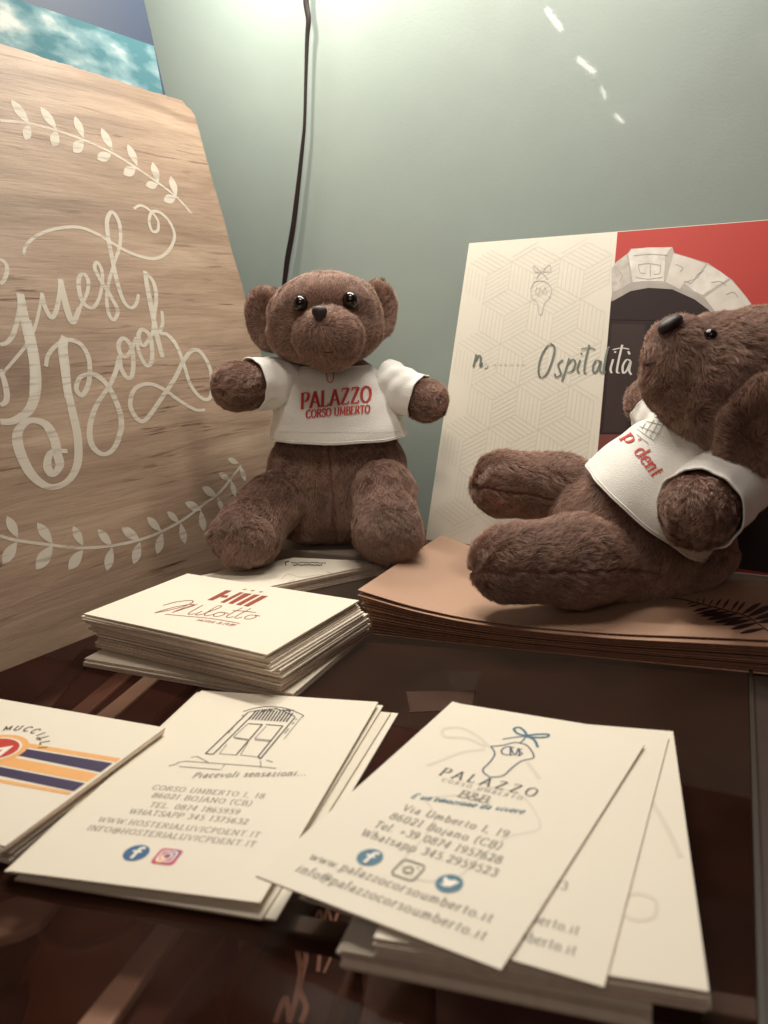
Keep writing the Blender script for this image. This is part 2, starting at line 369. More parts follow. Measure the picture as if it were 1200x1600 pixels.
g('&', 80, 'c76,46 62,12 34,-1 10,12 12,36 40,58 50,84 34,101 20,84 30,56 70,0'); g('+', 64, 'n32,10 32,66', 'n4,38 60,38')
g('0', 60, 'c29,100 10,84 6,50 10,16 29,0 48,16 52,50 48,84 29,100'); g('1', 44, 's24,0 24,100', 'n24,100 10,86'); g('2', 58, 'c8,76 18,98 40,98 50,76 40,50 8,3', 'n8,3 52,3 54,18')
g('3', 56, 'c8,84 24,101 46,90 44,64 24,54', 'c24,54 50,46 52,18 30,-1 8,12'); g('4', 60, 's42,0 42,100', 'n42,100 6,32 58,32'); g('5', 56, 'n14,56 16,98 48,98', 'c14,54 34,64 50,46 50,18 30,-1 8,10')
g('6', 58, 'c48,92 24,94 8,56 10,16 30,0 50,16 50,40 32,56 12,44'); g('7', 54, 'n8,84 8,98 50,98', 'd50,98 20,0'); g('8', 58, 'c29,100 10,88 12,66 30,53 48,66 48,88 29,100', 'c30,53 8,42 6,14 29,0 52,14 52,40 30,53')
g('9', 58, 'c46,56 28,44 8,58 8,84 28,100 48,86 50,46 34,8 10,4'); g('.', 26, 's10,0 14,8'); g(',', 26, 'c14,8 16,0 8,-16'); g('(', 34, 'c28,110 10,80 8,45 12,10 28,-18'); g(')', 34, 'c6,110 24,80 26,45 22,10 6,-18')
g("'", 22, 'n12,100 8,76'); g('@', 100, 'c68,60 50,68 34,50 36,28 52,22 66,40 70,62 66,30 80,24 92,50 80,84 50,96 18,80 6,44 20,4 52,-14 80,-4')
g('a', 56, 'c12,56 28,67 42,58 43,36 43,6 54,0', 'c43,40 16,36 8,16 22,-1 43,14'); g('b', 62, 'd12,104 12,4', 'c12,44 30,66 52,56 56,32 48,4 28,-2 12,12'); g('c', 52, 'c46,54 30,67 10,52 6,32 12,8 30,-1 48,12')
g('d', 64, 'd48,104 48,2', 'c48,50 30,68 10,54 6,32 12,6 30,-2 48,14', 'n48,2 60,3'); g('e', 54, 'n8,36 48,38', 'c48,38 44,62 28,67 10,54 6,32 12,8 30,-1 48,12')
g('g', 58, 'c28,66 10,56 12,34 30,26 46,38 44,58 28,66', 'c20,26 10,14 20,4 44,2 52,-14 30,-28 8,-18 12,-4 24,4', 'n44,58 56,64'); g('h', 64, 's12,0 12,104', 'c12,44 30,67 48,60 50,40 50,2', 'n42,1 60,1')
g('i', 32, 's14,0 14,64', 'n12,84 17,92'); g('j', 32, 'c2,-26 14,-22 18,0 18,64', 'n16,84 21,92'); g('l', 30, 's14,0 14,104'); g('m', 92, 's12,0 12,66', 'c12,44 28,67 42,60 44,40 44,2', 'c44,44 60,67 76,60 78,40 78,2')
g('n', 64, 's12,0 12,66', 'c12,44 30,67 48,60 50,40 50,2', 'n42,1 60,1'); g('o', 60, 'c29,66 10,56 6,32 10,8 29,0 48,8 52,32 48,56 29,66'); g('p', 62, 's12,-30 12,66', 'c12,44 30,66 52,56 56,32 48,4 28,-2 12,12')
g('r', 46, 's12,0 12,66', 'c12,40 24,64 42,62'); g('s', 46, 'c38,54 24,67 8,54 16,38 38,26 40,8 20,-1 6,12'); g('t', 40, 'c16,90 16,40 18,4 36,4', 'n4,64 34,64'); g('u', 64, 'c12,64 12,20 22,0 46,12 50,24', 's50,0 50,64', 'n4,63 16,63')
g('v', 58, 'd4,64 28,0', 'n28,0 52,64', 'n-2,64 12,64'); g('w', 84, 'd4,64 24,0', 'n24,0 42,60', 'd42,60 60,0', 'n60,0 80,64', 'n-2,64 12,64'); g('z', 52, 'n8,54 8,64 46,64', 'n46,64 6,2', 'n6,2 48,2 48,12')
g('\u00e0', 56, 'c12,56 28,67 42,58 43,36 43,6 54,0', 'c43,40 16,36 8,16 22,-1 43,14', 'n18,100 32,82'); g('\u00c8', 62, 's12,0 12,100', 'n12,98 54,98 54,84', 'n12,52 44,52', 'n12,2 56,2 57,18', 'n24,124 38,108'); g(' ', 34); g('f', 38, 'c40,100 24,104 16,88 16,2', 'n4,64 34,64', 'n8,1 26,1')
def text(pr, s, p0, p1, up, thick=0.15, thin=0.06, slant=0.0, track=0, serif=0.11, sub=3):
    """lay a line between baseline ends p0, p1 (surface frame); 'up' is one cap height as a vector"""
    p0, p1, up = (np.array(q, float) for q in (p0, p1, up))
    tot = sum(G[c][0]+track for c in s)-track; e1 = (p1-p0)/tot; e2 = up/100; H = np.linalg.norm(up)
    x = 0
    def mp(q): return p0+e1*(x+q[0]+slant*q[1])+e2*q[1]
    for c in s:
        adv, st = G[c]
        for k, pts in st:
            if k == 'c': pp = [mp(q) for q in catmull(pts, sub)]; pr.nib(pp, H*thick, H*thin, up, smooth=False)
            else:
                a = [np.array(q) for q in pts]; pp = [mp(q) for q in a]
                tk = {'s': thick, 'd': thick, 'n': thin*1.1}[k]
                for i in range(len(pp)-1):
                    m_ = 3
                    pr.ribbon([pp[i]+(pp[i+1]-pp[i])*t for t in np.linspace(0, 1, m_)], H*tk)
                if k == 's' and serif and len(a) == 2 and abs(a[1][1]-a[0][1]) > 30:
                    for q in a:
                        yq = q[1]+(1 if q[1] < 20 else -1)*2
                        pr.ribbon([mp((q[0]-serif*110, yq)), mp((q[0]+serif*110, yq))], H*thin*1.1)
        x += adv+track

def unit_rows(a): return a/np.maximum(np.linalg.norm(a, axis=1), 1e-9)[:, None]
def thread(name, pts, r, mat, parent):
    P = catmull(pts, 6); n = 8; V = []; m_ = len(P)
    d = np.gradient(P, axis=0); d = unit_rows(d)
    for j in range(m_):
        a = np.cross(d[j], [0, 0, 1.]); a = unit(a) if np.linalg.norm(a) > .05 else np.array([1, 0, 0.]); b = np.cross(d[j], a)
        for i in range(n): t = 2*math.pi*i/n; V.append(P[j]+(a*math.cos(t)+b*math.sin(t))*r)
    Fc = [(j*n+i, j*n+(i+1) % n, (j+1)*n+(i+1) % n, (j+1)*n+i) for j in range(m_-1) for i in range(n)]
    return mk(name, V, Fc, mat, parent, smooth=True)
def raysurf(bvh):
    def f(x, y, dz):
        d = ray(x, y); h = bvh.ray_cast(Vector(CAM), Vector(d))
        if h[0] is None: return None
        n = np.array(h[1]);
        if np.dot(n, d) > 0: n = -n
        return np.array(h[0])+n*dz
    return f
def bvh_of(o, base=None):
    base = origin(o) if base is None else base
    V = [tuple(np.array(v.co)/MM+base) for v in o.data.vertices]
    return BVHTree.FromPolygons(V, [tuple(p.vertices) for p in o.data.polygons])

# ------------------------------------------------------------------ sheets (cards and papers)
class Quad:
    """sheet surface from corners TL TR BR BL with an optional bend; u to the right, v up the sheet, both 0..1"""
    def __init__(s, TL, TR, BR, BL, bend=None): s.c = [np.array(q, float) for q in (TL, TR, BR, BL)]; s.bend = bend
    def at(s, u, v, dz=0):
        TL, TR, BR, BL = s.c; p = (1-u)*(1-v)*BL+u*(1-v)*BR+u*v*TR+(1-u)*v*TL
        n = unit(np.cross(TR-TL, TL-BL)); b = s.bend(u, v) if s.bend else 0
        return p+n*(dz+b)
    def inv(s, x, y):
        u = v = .5
        for _ in range(12):
            def pr(a, b):
                d = s.at(a, b)-CAM; z = d@FW; return np.array([600+F_PX*(d@RI)/z, 800-F_PX*(d@UP)/z])
            r = pr(u, v)-np.array([x, y]); e = 1e-4
            J = np.stack([(pr(u+e, v)-pr(u, v))/e, (pr(u, v+e)-pr(u, v))/e], 1)
            du = np.linalg.solve(J, r); u -= du[0]; v -= du[1]
        return np.array([u, v])
    def scaled(s, wmm, hmm):
        """surface function in millimetres"""
        return lambda a, b, dz: s.at(a/wmm, b/hmm, dz)
    def inv_mm(s, wmm, hmm):
        return lambda x, y: s.inv(x, y)*np.array([wmm, hmm])
def rect(TR, BR, wmm, hmm):
    """true rectangle from its right edge"""
    TR, BR = np.array(TR, float), np.array(BR, float); d = unit(TR-BR); d[2] = 0; d = unit(d)
    BR = np.array([BR[0], BR[1], TR[2]]); l = np.array([-d[1], d[0], 0]); TR = BR+d*hmm
    return [TR+l*wmm, TR, BR, BR+l*wmm]
def sheet(name, q, th, mat, emat, parent=None, n=(1, 1), **kw):
    """thin sheet whose top is q and which is th thick downwards"""
    nu, nv = n; V = []; Fc = []; mi = []
    for k in (0, -th):
        for j in range(nv+1):
            for i in range(nu+1): V.append(q.at(i/nu, j/nv, k))
    W = nu+1; off = W*(nv+1); idx = lambda i, j: j*W+i
    uvs = [(i/nu, j/nv) for _ in (0, 1) for j in range(nv+1) for i in range(nu+1)]
    for j in range(nv):
        for i in range(nu):
            Fc.append((idx(i, j), idx(i+1, j), idx(i+1, j+1), idx(i, j+1))); mi.append(0)
            Fc.append((off+idx(i, j), off+idx(i, j+1), off+idx(i+1, j+1), off+idx(i+1, j))); mi.append(0)
    for i in range(nu):
        Fc.append((idx(i, 0), off+idx(i, 0), off+idx(i+1, 0), idx(i+1, 0))); mi.append(1)
        Fc.append((idx(i, nv), idx(i+1, nv), off+idx(i+1, nv), off+idx(i, nv))); mi.append(1)
    for j in range(nv):
        Fc.append((idx(0, j), idx(0, j+1), off+idx(0, j+1), off+idx(0, j))); mi.append(1)
        Fc.append((idx(nu, j), off+idx(nu, j), off+idx(nu, j+1), idx(nu, j+1))); mi.append(1)
    return mk(name, V, Fc, None, parent, mats=[mat, emat], midx=mi, uv=uvs, **kw)
def jitter(corners, dx, dy, rot, z):
    c = [np.array(q, float) for q in corners]; m_ = sum(c)/4; ca, sa = math.cos(rot), math.sin(rot); out = []
    for q in c:
        d = q-m_; out.append(np.array([m_[0]+dx+d[0]*ca-d[1]*sa, m_[1]+dy+d[0]*sa+d[1]*ca, z]))
    return out
def stack(corners, z_top, z_bot, th, gap, label, group, jit=0.5, rot=0.006, cat='business card', drift=lambda t: (0, 0, 0), mats=None, name='business_card', sag=0):
    """single cards lying under one another from z_top down to z_bot"""
    z = z_top; out = []
    while z-th*0.8 > z_bot:
        t = (z_top-z)/max(1e-6, z_top-z_bot); dx, dy, dr = drift(t); tk = th*random.uniform(0.85, 1.15)
        c = jitter(corners, dx+random.gauss(0, jit), dy+random.gauss(0, jit), dr+random.gauss(0, rot), z)
        o = sheet(name, Quad(*c), min(tk, z-z_bot-0.02), *(mats or (random.choice([M['card'], M['card_b']]), random.choice([M['edge'], M['edge_b'], M['edge_c']])))); tag(o, label, cat, group); out.append(o)
        z -= tk+gap*random.uniform(0.3, 1.6)
    return out

# ================================================================== the setting
UD = unit((math.cos(math.radians(-28)), math.sin(math.radians(-28)), 0)); VD = np.array([-UD[1], UD[0], 0])
W0 = np.array([49, 434, 0.])
zb = -125.0
V = []; Fc = []; nu = 24; nz_ = 8
for j in range(nz_+1):
    for i in range(nu+1):
        V.append(W0+UD*(-420+i*900/nu)+np.array([0, 0, zb+j*(520-zb)/nz_]))
for j in range(nz_):
    for i in range(nu): a = j*(nu+1)+i; Fc.append((a, a+1, a+nu+2, a+nu+1))
tag(mk('wall', V, Fc, M['wall'], smooth=True), 'pale green glossy back wall of the display case', kind='structure')
# lower level seen through the glass
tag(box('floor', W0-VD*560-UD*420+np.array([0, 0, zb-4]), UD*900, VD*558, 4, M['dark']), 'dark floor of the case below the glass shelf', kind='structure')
# glass shelf
GO = Z(1168, 1045, 0)
gdir = unit(Z(1182, 1600, 0)-GO); gperp = np.array([gdir[1], -gdir[0], 0]);
if gperp[0] > 0: gperp = -gperp
ga = GO-gdir*220; gl = 470
gq = [ga, ga+gdir*gl, ga+gdir*gl+gperp*520, ga+gperp*520]
if np.cross(gq[1]-gq[0], gq[2]-gq[1])[2] < 0: gq = gq[::-1]
sh = mk('glass_shelf', gq, [(0, 1, 2, 3)], M['glass'])
tag(sh, 'tinted glass shelf under the cards and the toy bears', 'shelf')
# clip back part of the pane at the wall is hidden behind the things standing on it
# right edge trim: two thin metal strips
tr = root('edge_trim', GO, 'thin grey metal strip along the right edge of the glass shelf', 'trim')
o1 = gperp*-1
box('strip', ga+o1*0.3-np.array([0, 0, 5]), gdir*gl, o1*1.2, 5.6, M['rail'], tr)
box('strip', ga+o1*1.6-np.array([0, 0, 9]), gdir*gl, o1*7, 8.4, M['trim'], tr)
# front rail under the glass
r0, r1 = Z(-60, 1322, -3), Z(640, 1448, -3); rd = unit(r1-r0); rp = np.array([rd[1], -rd[0], 0])
rr = box('support_rail', r0-rd*60-np.array([0, 0, 6]), rd*330, rp*5.5, 4.5, M['rail'], bevel=0.6)
tag(rr, 'dark rail running under the glass shelf below the front cards', 'rail')

# ---- things on the lower level
def lowbox(name, pts, z, h, mat, label, cat):
    P = [Z(*p, z) for p in pts]; n_ = len(P)
    V = P+[p-np.array([0, 0, h]) for p in P]
    Fc = [tuple(range(n_))]+[(i, i+n_, (i+1) % n_+n_, (i+1) % n_) for i in range(n_)]+[tuple(range(2*n_-1, n_-1, -1))]
    o = mk(name, V, Fc, mat); b = o.modifiers.new('b', 'BEVEL'); b.width = 0.0008; b.segments = 2
    tag(o, label, cat); return o
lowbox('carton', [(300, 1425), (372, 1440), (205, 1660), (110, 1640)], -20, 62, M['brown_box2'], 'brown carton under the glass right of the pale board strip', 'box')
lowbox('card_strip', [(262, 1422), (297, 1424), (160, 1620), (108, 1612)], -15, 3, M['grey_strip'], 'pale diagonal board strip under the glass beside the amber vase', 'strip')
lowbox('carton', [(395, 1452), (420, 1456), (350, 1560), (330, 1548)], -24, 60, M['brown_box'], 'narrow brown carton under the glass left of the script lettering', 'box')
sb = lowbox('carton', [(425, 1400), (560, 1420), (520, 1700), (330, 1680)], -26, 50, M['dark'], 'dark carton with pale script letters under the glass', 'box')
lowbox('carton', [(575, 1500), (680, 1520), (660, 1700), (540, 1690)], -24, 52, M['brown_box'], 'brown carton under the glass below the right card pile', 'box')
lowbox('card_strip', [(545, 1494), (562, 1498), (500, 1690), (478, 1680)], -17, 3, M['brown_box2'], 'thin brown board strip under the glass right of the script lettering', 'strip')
pr = Print(raysurf(bvh_of(sb)), 0.3)
pr.stroke([(452, 1600), (463, 1560), (470, 1520), (466, 1490), (474, 1484), (478, 1500), (468, 1545), (478, 1575), (470, 1600)], 8.5)
pr.stroke([(430, 1600), (440, 1572), (448, 1562), (452, 1600)], 8)
pr.stroke([(497, 1520), (500, 1490), (502, 1478)], 6); pr.stroke([(506, 1522), (516, 1500), (520, 1486)], 4)
pr.stroke([(492, 1440), (500, 1424), (505, 1444), (512, 1422), (520, 1446), (528, 1428)], 5)
pr.build('script_letters', M['label_ink'], sb)
# amber vase, lathe
def lathe(name, prof, c, mat, parent=None, n=40, smooth=True):
    V = []; Fc = []
    for r_, z_ in prof:
        for k in range(n):
            a = 2*math.pi*k/n; V.append((c[0]+r_*math.cos(a), c[1]+r_*math.sin(a), c[2]+z_))
    for j in range(len(prof)-1):
        for k in range(n): Fc.append((j*n+k, j*n+(k+1) % n, (j+1)*n+(k+1) % n, (j+1)*n+k))
    Fc.append(tuple(range(n))[::-1]); Fc.append(tuple((len(prof)-1)*n+k for k in range(n)))
    return mk(name, V, Fc, mat, parent, smooth=smooth)
vb = Z(165, 1555, -44)
va = lathe('vase', [(10, -32), (18, -27), (21.5, -10), (20.5, 6), (16, 14), (12.5, 19), (13, 23), (11.5, 24), (10, 18)], vb, M['amber'])
tag(va, 'amber brown rounded vase seen through the glass', 'vase')
dk = Z(-5, 1500, -30); jr = lathe('jar', [(10, -60), (15, -56), (16, -10), (15, -2), (12, 0), (11, -3)], dk, M['dark'])
tag(jr, 'dark round jar at the left below the glass', 'jar')
lowbox('tray', [(-60, 1478), (30, 1455), (62, 1440), (106, 1386), (70, 1374), (-60, 1440)], -13, 3, M['grey_strip'], 'pale rounded tray corner under the glass below the striped card', 'tray')
lowbox('tray', [(-80, 1440), (-80, 1372), (40, 1340), (60, 1372), (10, 1410)], -18, 3, M['brown_box2'], 'brown flat tray under the glass below the striped card', 'tray')
for k, (a, b, mt) in enumerate([((30, 1120), (130, 1012), 'brown_box2'), ((85, 1130), (205, 1030), 'brown_box2'), ((120, 1140), (250, 1035), 'grey_strip'), ((205, 1150), (300, 1065), 'brown_box')]):  # streaks in the pane, built as flat pieces below it
    d = 24 if k < 3 else 10
    lowbox('slat', [a, b, (b[0]+d, b[1]+2), (a[0]+d+6, a[1]+4)], -22-k, 2.5, M[mt],
           ['brown slat under the glass nearest the guest book board', 'second brown slat from the guest book board, under the glass',
            'greyish slat under the glass below the square card stack', 'thin brown slat under the glass behind the door-drawing card'][k], 'slat')
lowbox('paper_tag', [(634, 1080), (744, 1078), (738, 1108), (640, 1112)], -14, 0.6, M['faint_tag'], 'faint greyish tag under the glass behind the right card pile', 'tag')  # grey patch in the pane, built as a thin piece below it

# ================================================================== guest book board
aa = math.radians(56); BU = np.array([math.cos(aa), math.sin(aa), 0])
B0 = Z(0, 1050, 0); BRc = B0+BU*180
dTR = ray(300, 165); TRc = CAM+dTR*(np.dot(BRc-CAM, BU)/np.dot(dTR, BU)); BL_ = np.linalg.norm(TRc-BRc); BV = (TRc-BRc)/BL_
BN = unit(np.cross(BU, BV)); BN = BN if np.dot(BN, CAM-B0) > 0 else -BN
def bp(px): q = onplane(px[0], px[1], B0, BN); return np.array([np.dot(q-B0, BU), np.dot(q-B0, BV)])
def bsurf(u, v, dz): return B0+BU*u+BV*v+BN*dz
outline = []
outline += [(-70, 0), (180, 0)]
edge_r = [bp((390, 480)), bp((347, 330)), bp((312, 200))]
tl = bp((0, 68)); tm = bp((130, 108)); t2 = bp((262, 150)); t3 = bp((298, 168))
sw = 180.0
top_r = t3[1]
for v in np.linspace(8, top_r-8, 14): outline.append((sw+0.25*math.sin(v*.9)+random.uniform(-.15, .15), v))
for k in range(1, 7):
    a = k/7*math.pi/2; outline.append((sw-5+5*math.cos(a), top_r-5+5*math.sin(a)))
slope = (tl[1]-t2[1])/(tl[0]-t2[0])
u = sw-6
while u > -70:
    outline.append((u, t2[1]+slope*(u-t2[0])+random.uniform(-.45, .2)*(1 if random.random() < .6 else .2))); u -= random.uniform(0.8, 3.2)
n_ = len(outline); TH = 4.5
V = [bsurf(a, b, 0) for a, b in outline]+[bsurf(a, b, -TH) for a, b in outline]
Fc = [tuple(range(n_)), tuple(range(2*n_-1, n_-1, -1))]+[(i, i+n_, (i+1) % n_+n_, (i+1) % n_) for i in range(n_)]
uvs = [(a/100, b/100) for a, b in outline]*2
gb = mk('guest_book_board', V, Fc, M['wood'], uv=uvs, loc=B0)
tag(gb, 'wooden guest book board with white calligraphy leaning at the left', 'sign board')
def px2(sc, off, pts): return [bp((x/sc+off[0], y/sc+off[1])) for x, y in pts]
pr = Print(bsurf, 0.15)
k1 = 0.35
def cal(pts, w0, w1, sc, off):   # pen line whose width swells on the way down
    P = catmull(px2(sc, off, pts), 6)
    pr.ribbon(P, lambda d, t: (w0+(w1-w0)*max(0, abs(d[1]))**2)/sc*k1*(0.75+0.25*math.sin(math.pi*min(1, max(0, t)))))
A = (4.0, (0, 300)); T = (2.857, (0, 500)); S = (2.308, (0, 0))
for pts, a, b in [
  ([(145,395),(160,340),(220,280),(330,235),(480,220),(600,260),(700,320),(800,375),(900,410),(980,415),(1050,370),(1090,280),(1060,190),(1000,130),(950,125),(930,180),(950,245),(985,240),(985,180),(940,120),(880,85),(835,105)], 17, 19),
  ([(0,420),(35,450),(42,495),(25,550),(0,575)], 20, 20),
  ([(0,955),(45,940),(85,880),(115,760),(125,640)], 20, 24), ([(125,635),(145,760),(175,890),(200,1000),(212,1120),(205,1290)], 30, 50),
  ([(0,1150),(80,1060),(160,960),(215,850),(245,730),(260,630)], 16, 16), ([(260,635),(280,720),(320,785),(350,740),(370,640),(375,545)], 18, 26),
  ([(375,545),(395,640),(420,740),(455,815),(495,730)], 24, 36), ([(495,730),(540,640),(550,560),(520,510),(490,550),(500,650),(530,705),(580,725),(620,660),(640,560)], 16, 24),
  ([(640,570),(635,490),(605,440),(590,475),(620,540),(665,610),(700,670),(735,745),(710,800),(680,765),(665,670),(680,560),(710,450)], 16, 24),
  ([(710,450),(748,330),(745,200),(700,125),(668,180),(675,290),(700,420),(730,560),(770,680),(815,725),(850,700),(865,640)], 18, 26),
  ([(905,495),(920,600),(950,750),(975,880),(1000,980),(1015,1035)], 26, 34), ([(905,500),(955,560),(975,650),(965,760),(950,900)], 20, 26),
  ([(1010,745),(1015,820),(1000,880),(1040,890),(1090,940),(1130,1030),(1160,1110)], 18, 26),
  ([(405,905),(392,980),(405,1100),(425,1290)], 40, 52), ([(285,1090),(300,1020),(350,960),(420,925),(500,950),(550,1030),(560,1130),(545,1220),(510,1270),(475,1230),(500,1160),(570,1140),(640,1180),(700,1250)], 22, 26),
  ([(690,1190),(720,1120),(745,1030),(755,1100),(790,1160),(822,1150),(832,1060),(815,960),(770,915),(740,950),(750,1010),(785,1030),(822,980),(850,910)], 20, 28),
  ([(850,910),(870,1010),(910,1082),(942,1070),(950,1000),(935,900),(890,860),(865,890),(872,940),(900,960),(935,910),(960,860)], 20, 28)]:
    cal(pts, a, b, *A)
for pts, a, b in [
  ([(120,0),(150,150),(160,300),(130,400),(60,450),(0,455)], 24, 38), ([(0,220),(20,280),(30,340),(20,370),(0,380)], 16, 20),
  ([(280,90),(290,250),(320,400),(345,520),(345,640),(300,720),(220,745),(140,690),(85,580),(80,500),(130,450),(200,465),(240,530),(255,600),(265,650),(235,690),(210,650),(230,590),(300,585)], 18, 36),
  ([(400,240),(440,250),(490,310),(530,400),(540,480),(510,570),(460,600),(410,560),(400,480),(430,380),(490,290),(530,200)], 14, 24),
  ([(740,60),(790,120),(820,200),(850,290),(900,350),(940,340),(940,230),(900,150),(860,135),(820,180),(780,260),(720,350),(650,445),(610,440),(580,380),(600,310),(660,285),(730,310),(800,360),(870,400),(915,402)], 15, 20)]:
    cal(pts, a, b, *T)
pr.build('guest_book_lettering', M['chalk'], gb)
pr = Print(bsurf, 0.13)
stem_lo = [(0,965),(80,985),(230,1005),(350,1018),(480,1010),(610,985),(720,945),(820,890),(900,830),(980,770),(1060,670),(1075,650)]
pr.stroke(px2(*T, stem_lo), 1.15)
stem_up = [(0,435),(100,445),(200,470),(300,505),(400,550),(490,605),(570,660),(640,715),(690,770)]

for tip, base in [((30,875),(80,975)),((165,905),(235,1000)),((325,920),(370,1010)),((435,935),(500,1010)),((540,925),(625,985)),((655,880),(720,945)),((745,855),(800,905)),((825,815),(900,850)),((900,745),(970,790)),((975,685),(1030,715)),((1015,620),(1065,640)),
                  ((10,1090),(75,990)),((160,1115),(235,1005)),((305,1115),(370,1025)),((475,1120),(500,1015)),((595,1090),(625,990)),((700,1045),(725,950)),((825,1000),(805,905)),((910,945),(895,850)),((995,855),(970,790)),((1050,790),(1030,715)),((1095,720),(1070,650))]:
    a, b = px2(*T, [tip, base]); pr.leaf(a, b, 0.38)
pr.build('leaf_sprig', M['chalk'], gb); pr = Print(bsurf, 0.13); pr.stroke(px2(*S, stem_up), 1.1)
for tip, base in [((40,360),(105,450)),((145,385),(205,470)),((270,420),(300,500)),((365,462),(405,545)),((460,520),(495,600)),((550,585),(570,660)),((615,635),(635,710)),
                  ((90,505),(105,450)),((190,530),(205,470)),((265,550),(300,505)),((350,575),(400,555)),((445,630),(490,605)),((525,670),(570,665)),((590,725),(635,710))]:
    a, b = px2(*S, [tip, base]); pr.leaf(a, b, 0.42)
pr.build('leaf_sprig', M['chalk'], gb)

# ---- poster with a sky picture behind the board
PO = B0-BN*14
def pp_(px): q = onplane(px[0], px[1], PO, BN); return np.array([np.dot(q-PO, BU), np.dot(q-PO, BV)])
def psurf(u, v, dz): return PO+BU*u+BV*v+BN*dz
c1, c2 = pp_((225, 0)), pp_((258, 146)); rdir = (c1-c2)/(c1-c2)[1]
TRp = c2+rdir*(330-c2[1]); BRp = c2+rdir*(0-c2[1])
ol = [(-90, 0), (BRp[0], 0), (TRp[0], 330), (-90, 330)]
V = [psurf(a, b, 0) for a, b in ol]+[psurf(a, b, -3) for a, b in ol]
def navym():
    m_ = simple('navy_cover', (0.022, 0.034, 0.065), 0.6, 0.12, 30, 0.05, 500, spec=0.25); return m_
po = mk('sky_poster', V, [(0, 1, 2, 3), (7, 6, 5, 4)]+[(i, i+4, (i+1) % 4+4, (i+1) % 4) for i in range(4)], navym(), loc=PO)
tag(po, 'dark blue poster with a cloudy sky picture behind the wooden board', 'poster')
def skymat():
    m_, nt, p = newmat('printed_sky'); L = nt.links.new; uv = nt.nodes.new('ShaderNodeUVMap')
    n = nt.nodes.new('ShaderNodeTexNoise'); n.inputs['Scale'].default_value = 3.0; n.inputs['Detail'].default_value = 7; n.inputs['Roughness'].default_value = 0.5
    q = nt.nodes.new('ShaderNodeMapping'); q.inputs['Scale'].default_value = (0.8, 1.4, 1); q.inputs['Location'].default_value = (0.35, 1.7, 0); L(uv.outputs[0], q.inputs[0]); L(q.outputs[0], n.inputs['Vector'])
    sx = nt.nodes.new('ShaderNodeSeparateXYZ'); L(uv.outputs[0], sx.inputs[0])
    ad = nt.nodes.new('ShaderNodeMath'); ad.operation = 'MULTIPLY_ADD'; ad.inputs[1].default_value = -0.06; ad.inputs[2].default_value = 0.07
    L(sx.outputs[0], ad.inputs[0]); a2 = nt.nodes.new('ShaderNodeMath'); L(n.outputs['Fac'], a2.inputs[0]); L(ad.outputs[0], a2.inputs[1])
    r = nt.nodes.new('ShaderNodeValToRGB'); e = r.color_ramp.elements
    e[0].position, e[0].color = 0.36, (0.045, 0.12, 0.145, 1); e[1].position, e[1].color = 0.62, (0.40, 0.42, 0.40, 1)
    k = e.new(0.49); k.color = (0.14, 0.22, 0.24, 1)
    L(a2.outputs[0], r.inputs[0]); L(r.outputs[0], p.inputs['Base Color']); p.inputs['Roughness'].default_value = 0.8; p.inputs['Specular IOR Level'].default_value = 0.15; return m_
s1, s2, s3 = pp_((30, 0)), pp_((240, 72)), pp_((254, 146))
d12 = (s2-s1)/(s2[0]-s1[0]); sl = s1+d12*(-88-s1[0]); lowr = s2+(s3-s2)/(s3-s2)[1]*(10-s2[1])
q4 = [sl, s2, lowr, np.array([-88, 10.])]
po2 = mk('sky_picture', [psurf(a, b, 0.2) for a, b in q4], [(0, 1, 2, 3)], skymat(), po, uv=[(a/60, b/60) for a, b in q4])

# ================================================================== cable on the wall
cb_px = [(478,-60),(478,0),(482,30),(480,60),(478,120),(476,190),(473,225),(466,290),(458,355),(450,400),(446,430),(442,470),(440,560)]
WN = -VD
cpts = [onplane(x, y, W0+WN*4.5, WN) for x, y in cb_px]
P = catmull(cpts, 6)
def tube(P, rr, n=10):
    d = np.gradient(P, axis=0); V = []
    for j in range(len(P)):
        dd = unit(d[j]); a_ = unit(np.cross(dd, VD)); b_ = np.cross(dd, a_)
        for i in range(n): t = 2*math.pi*i/n; V.append(P[j]+(a_*math.cos(t)+b_*math.sin(t))*rr[j])
    return V, [(j*n+i, j*n+(i+1) % n, (j+1)*n+(i+1) % n, (j+1)*n+i) for j in range(len(P)-1) for i in range(n)]
V, Fc = tube(P, [1.2+.35*math.sin(i*.13+1) for i in range(len(P))])
tag(mk('cable', V, Fc, M['cable'], smooth=True), 'dark thin cable hanging down the wall behind the upright bear', 'cable')

# row of small lit diodes under the lid of the case; the glossy wall mirrors them
ld_ = root('led_strip', (120, 250, 350), 'short strip of small lit diodes under the lid of the case', 'lamp')
def em(name, c, st):
    m_ = bpy.data.materials.new(name); m_.use_nodes = True; nt = m_.node_tree; nt.nodes.remove(nt.nodes['Principled BSDF']); e = nt.nodes.new('ShaderNodeEmission')
    e.inputs[0].default_value = (*c, 1); e.inputs[1].default_value = st; nt.links.new(e.outputs[0], nt.nodes['Material Output'].inputs['Surface']); return m_
M['diode'] = em('diode_light', (1, .93, .8), 60.0)
for (a, b, w_) in (((854, 14), (877, 46), 3.6), ((903, 91), (929, 114), 3.2), ((940, 136), (946, 154), 2.0), ((961, 179), (974, 191), 2.0)):
    ends = []
    for q in (a, b):
        d = ray(*q); p = CAM+d*(np.dot(W0-CAM, WN)/np.dot(d, WN)); r_ = d-2*np.dot(d, WN)*WN; ends.append(p+r_*(190/abs(np.dot(r_, WN))))
    thread('diode', [ends[0], (ends[0]+ends[1])/2, ends[1]], w_/2, M['diode'], ld_)

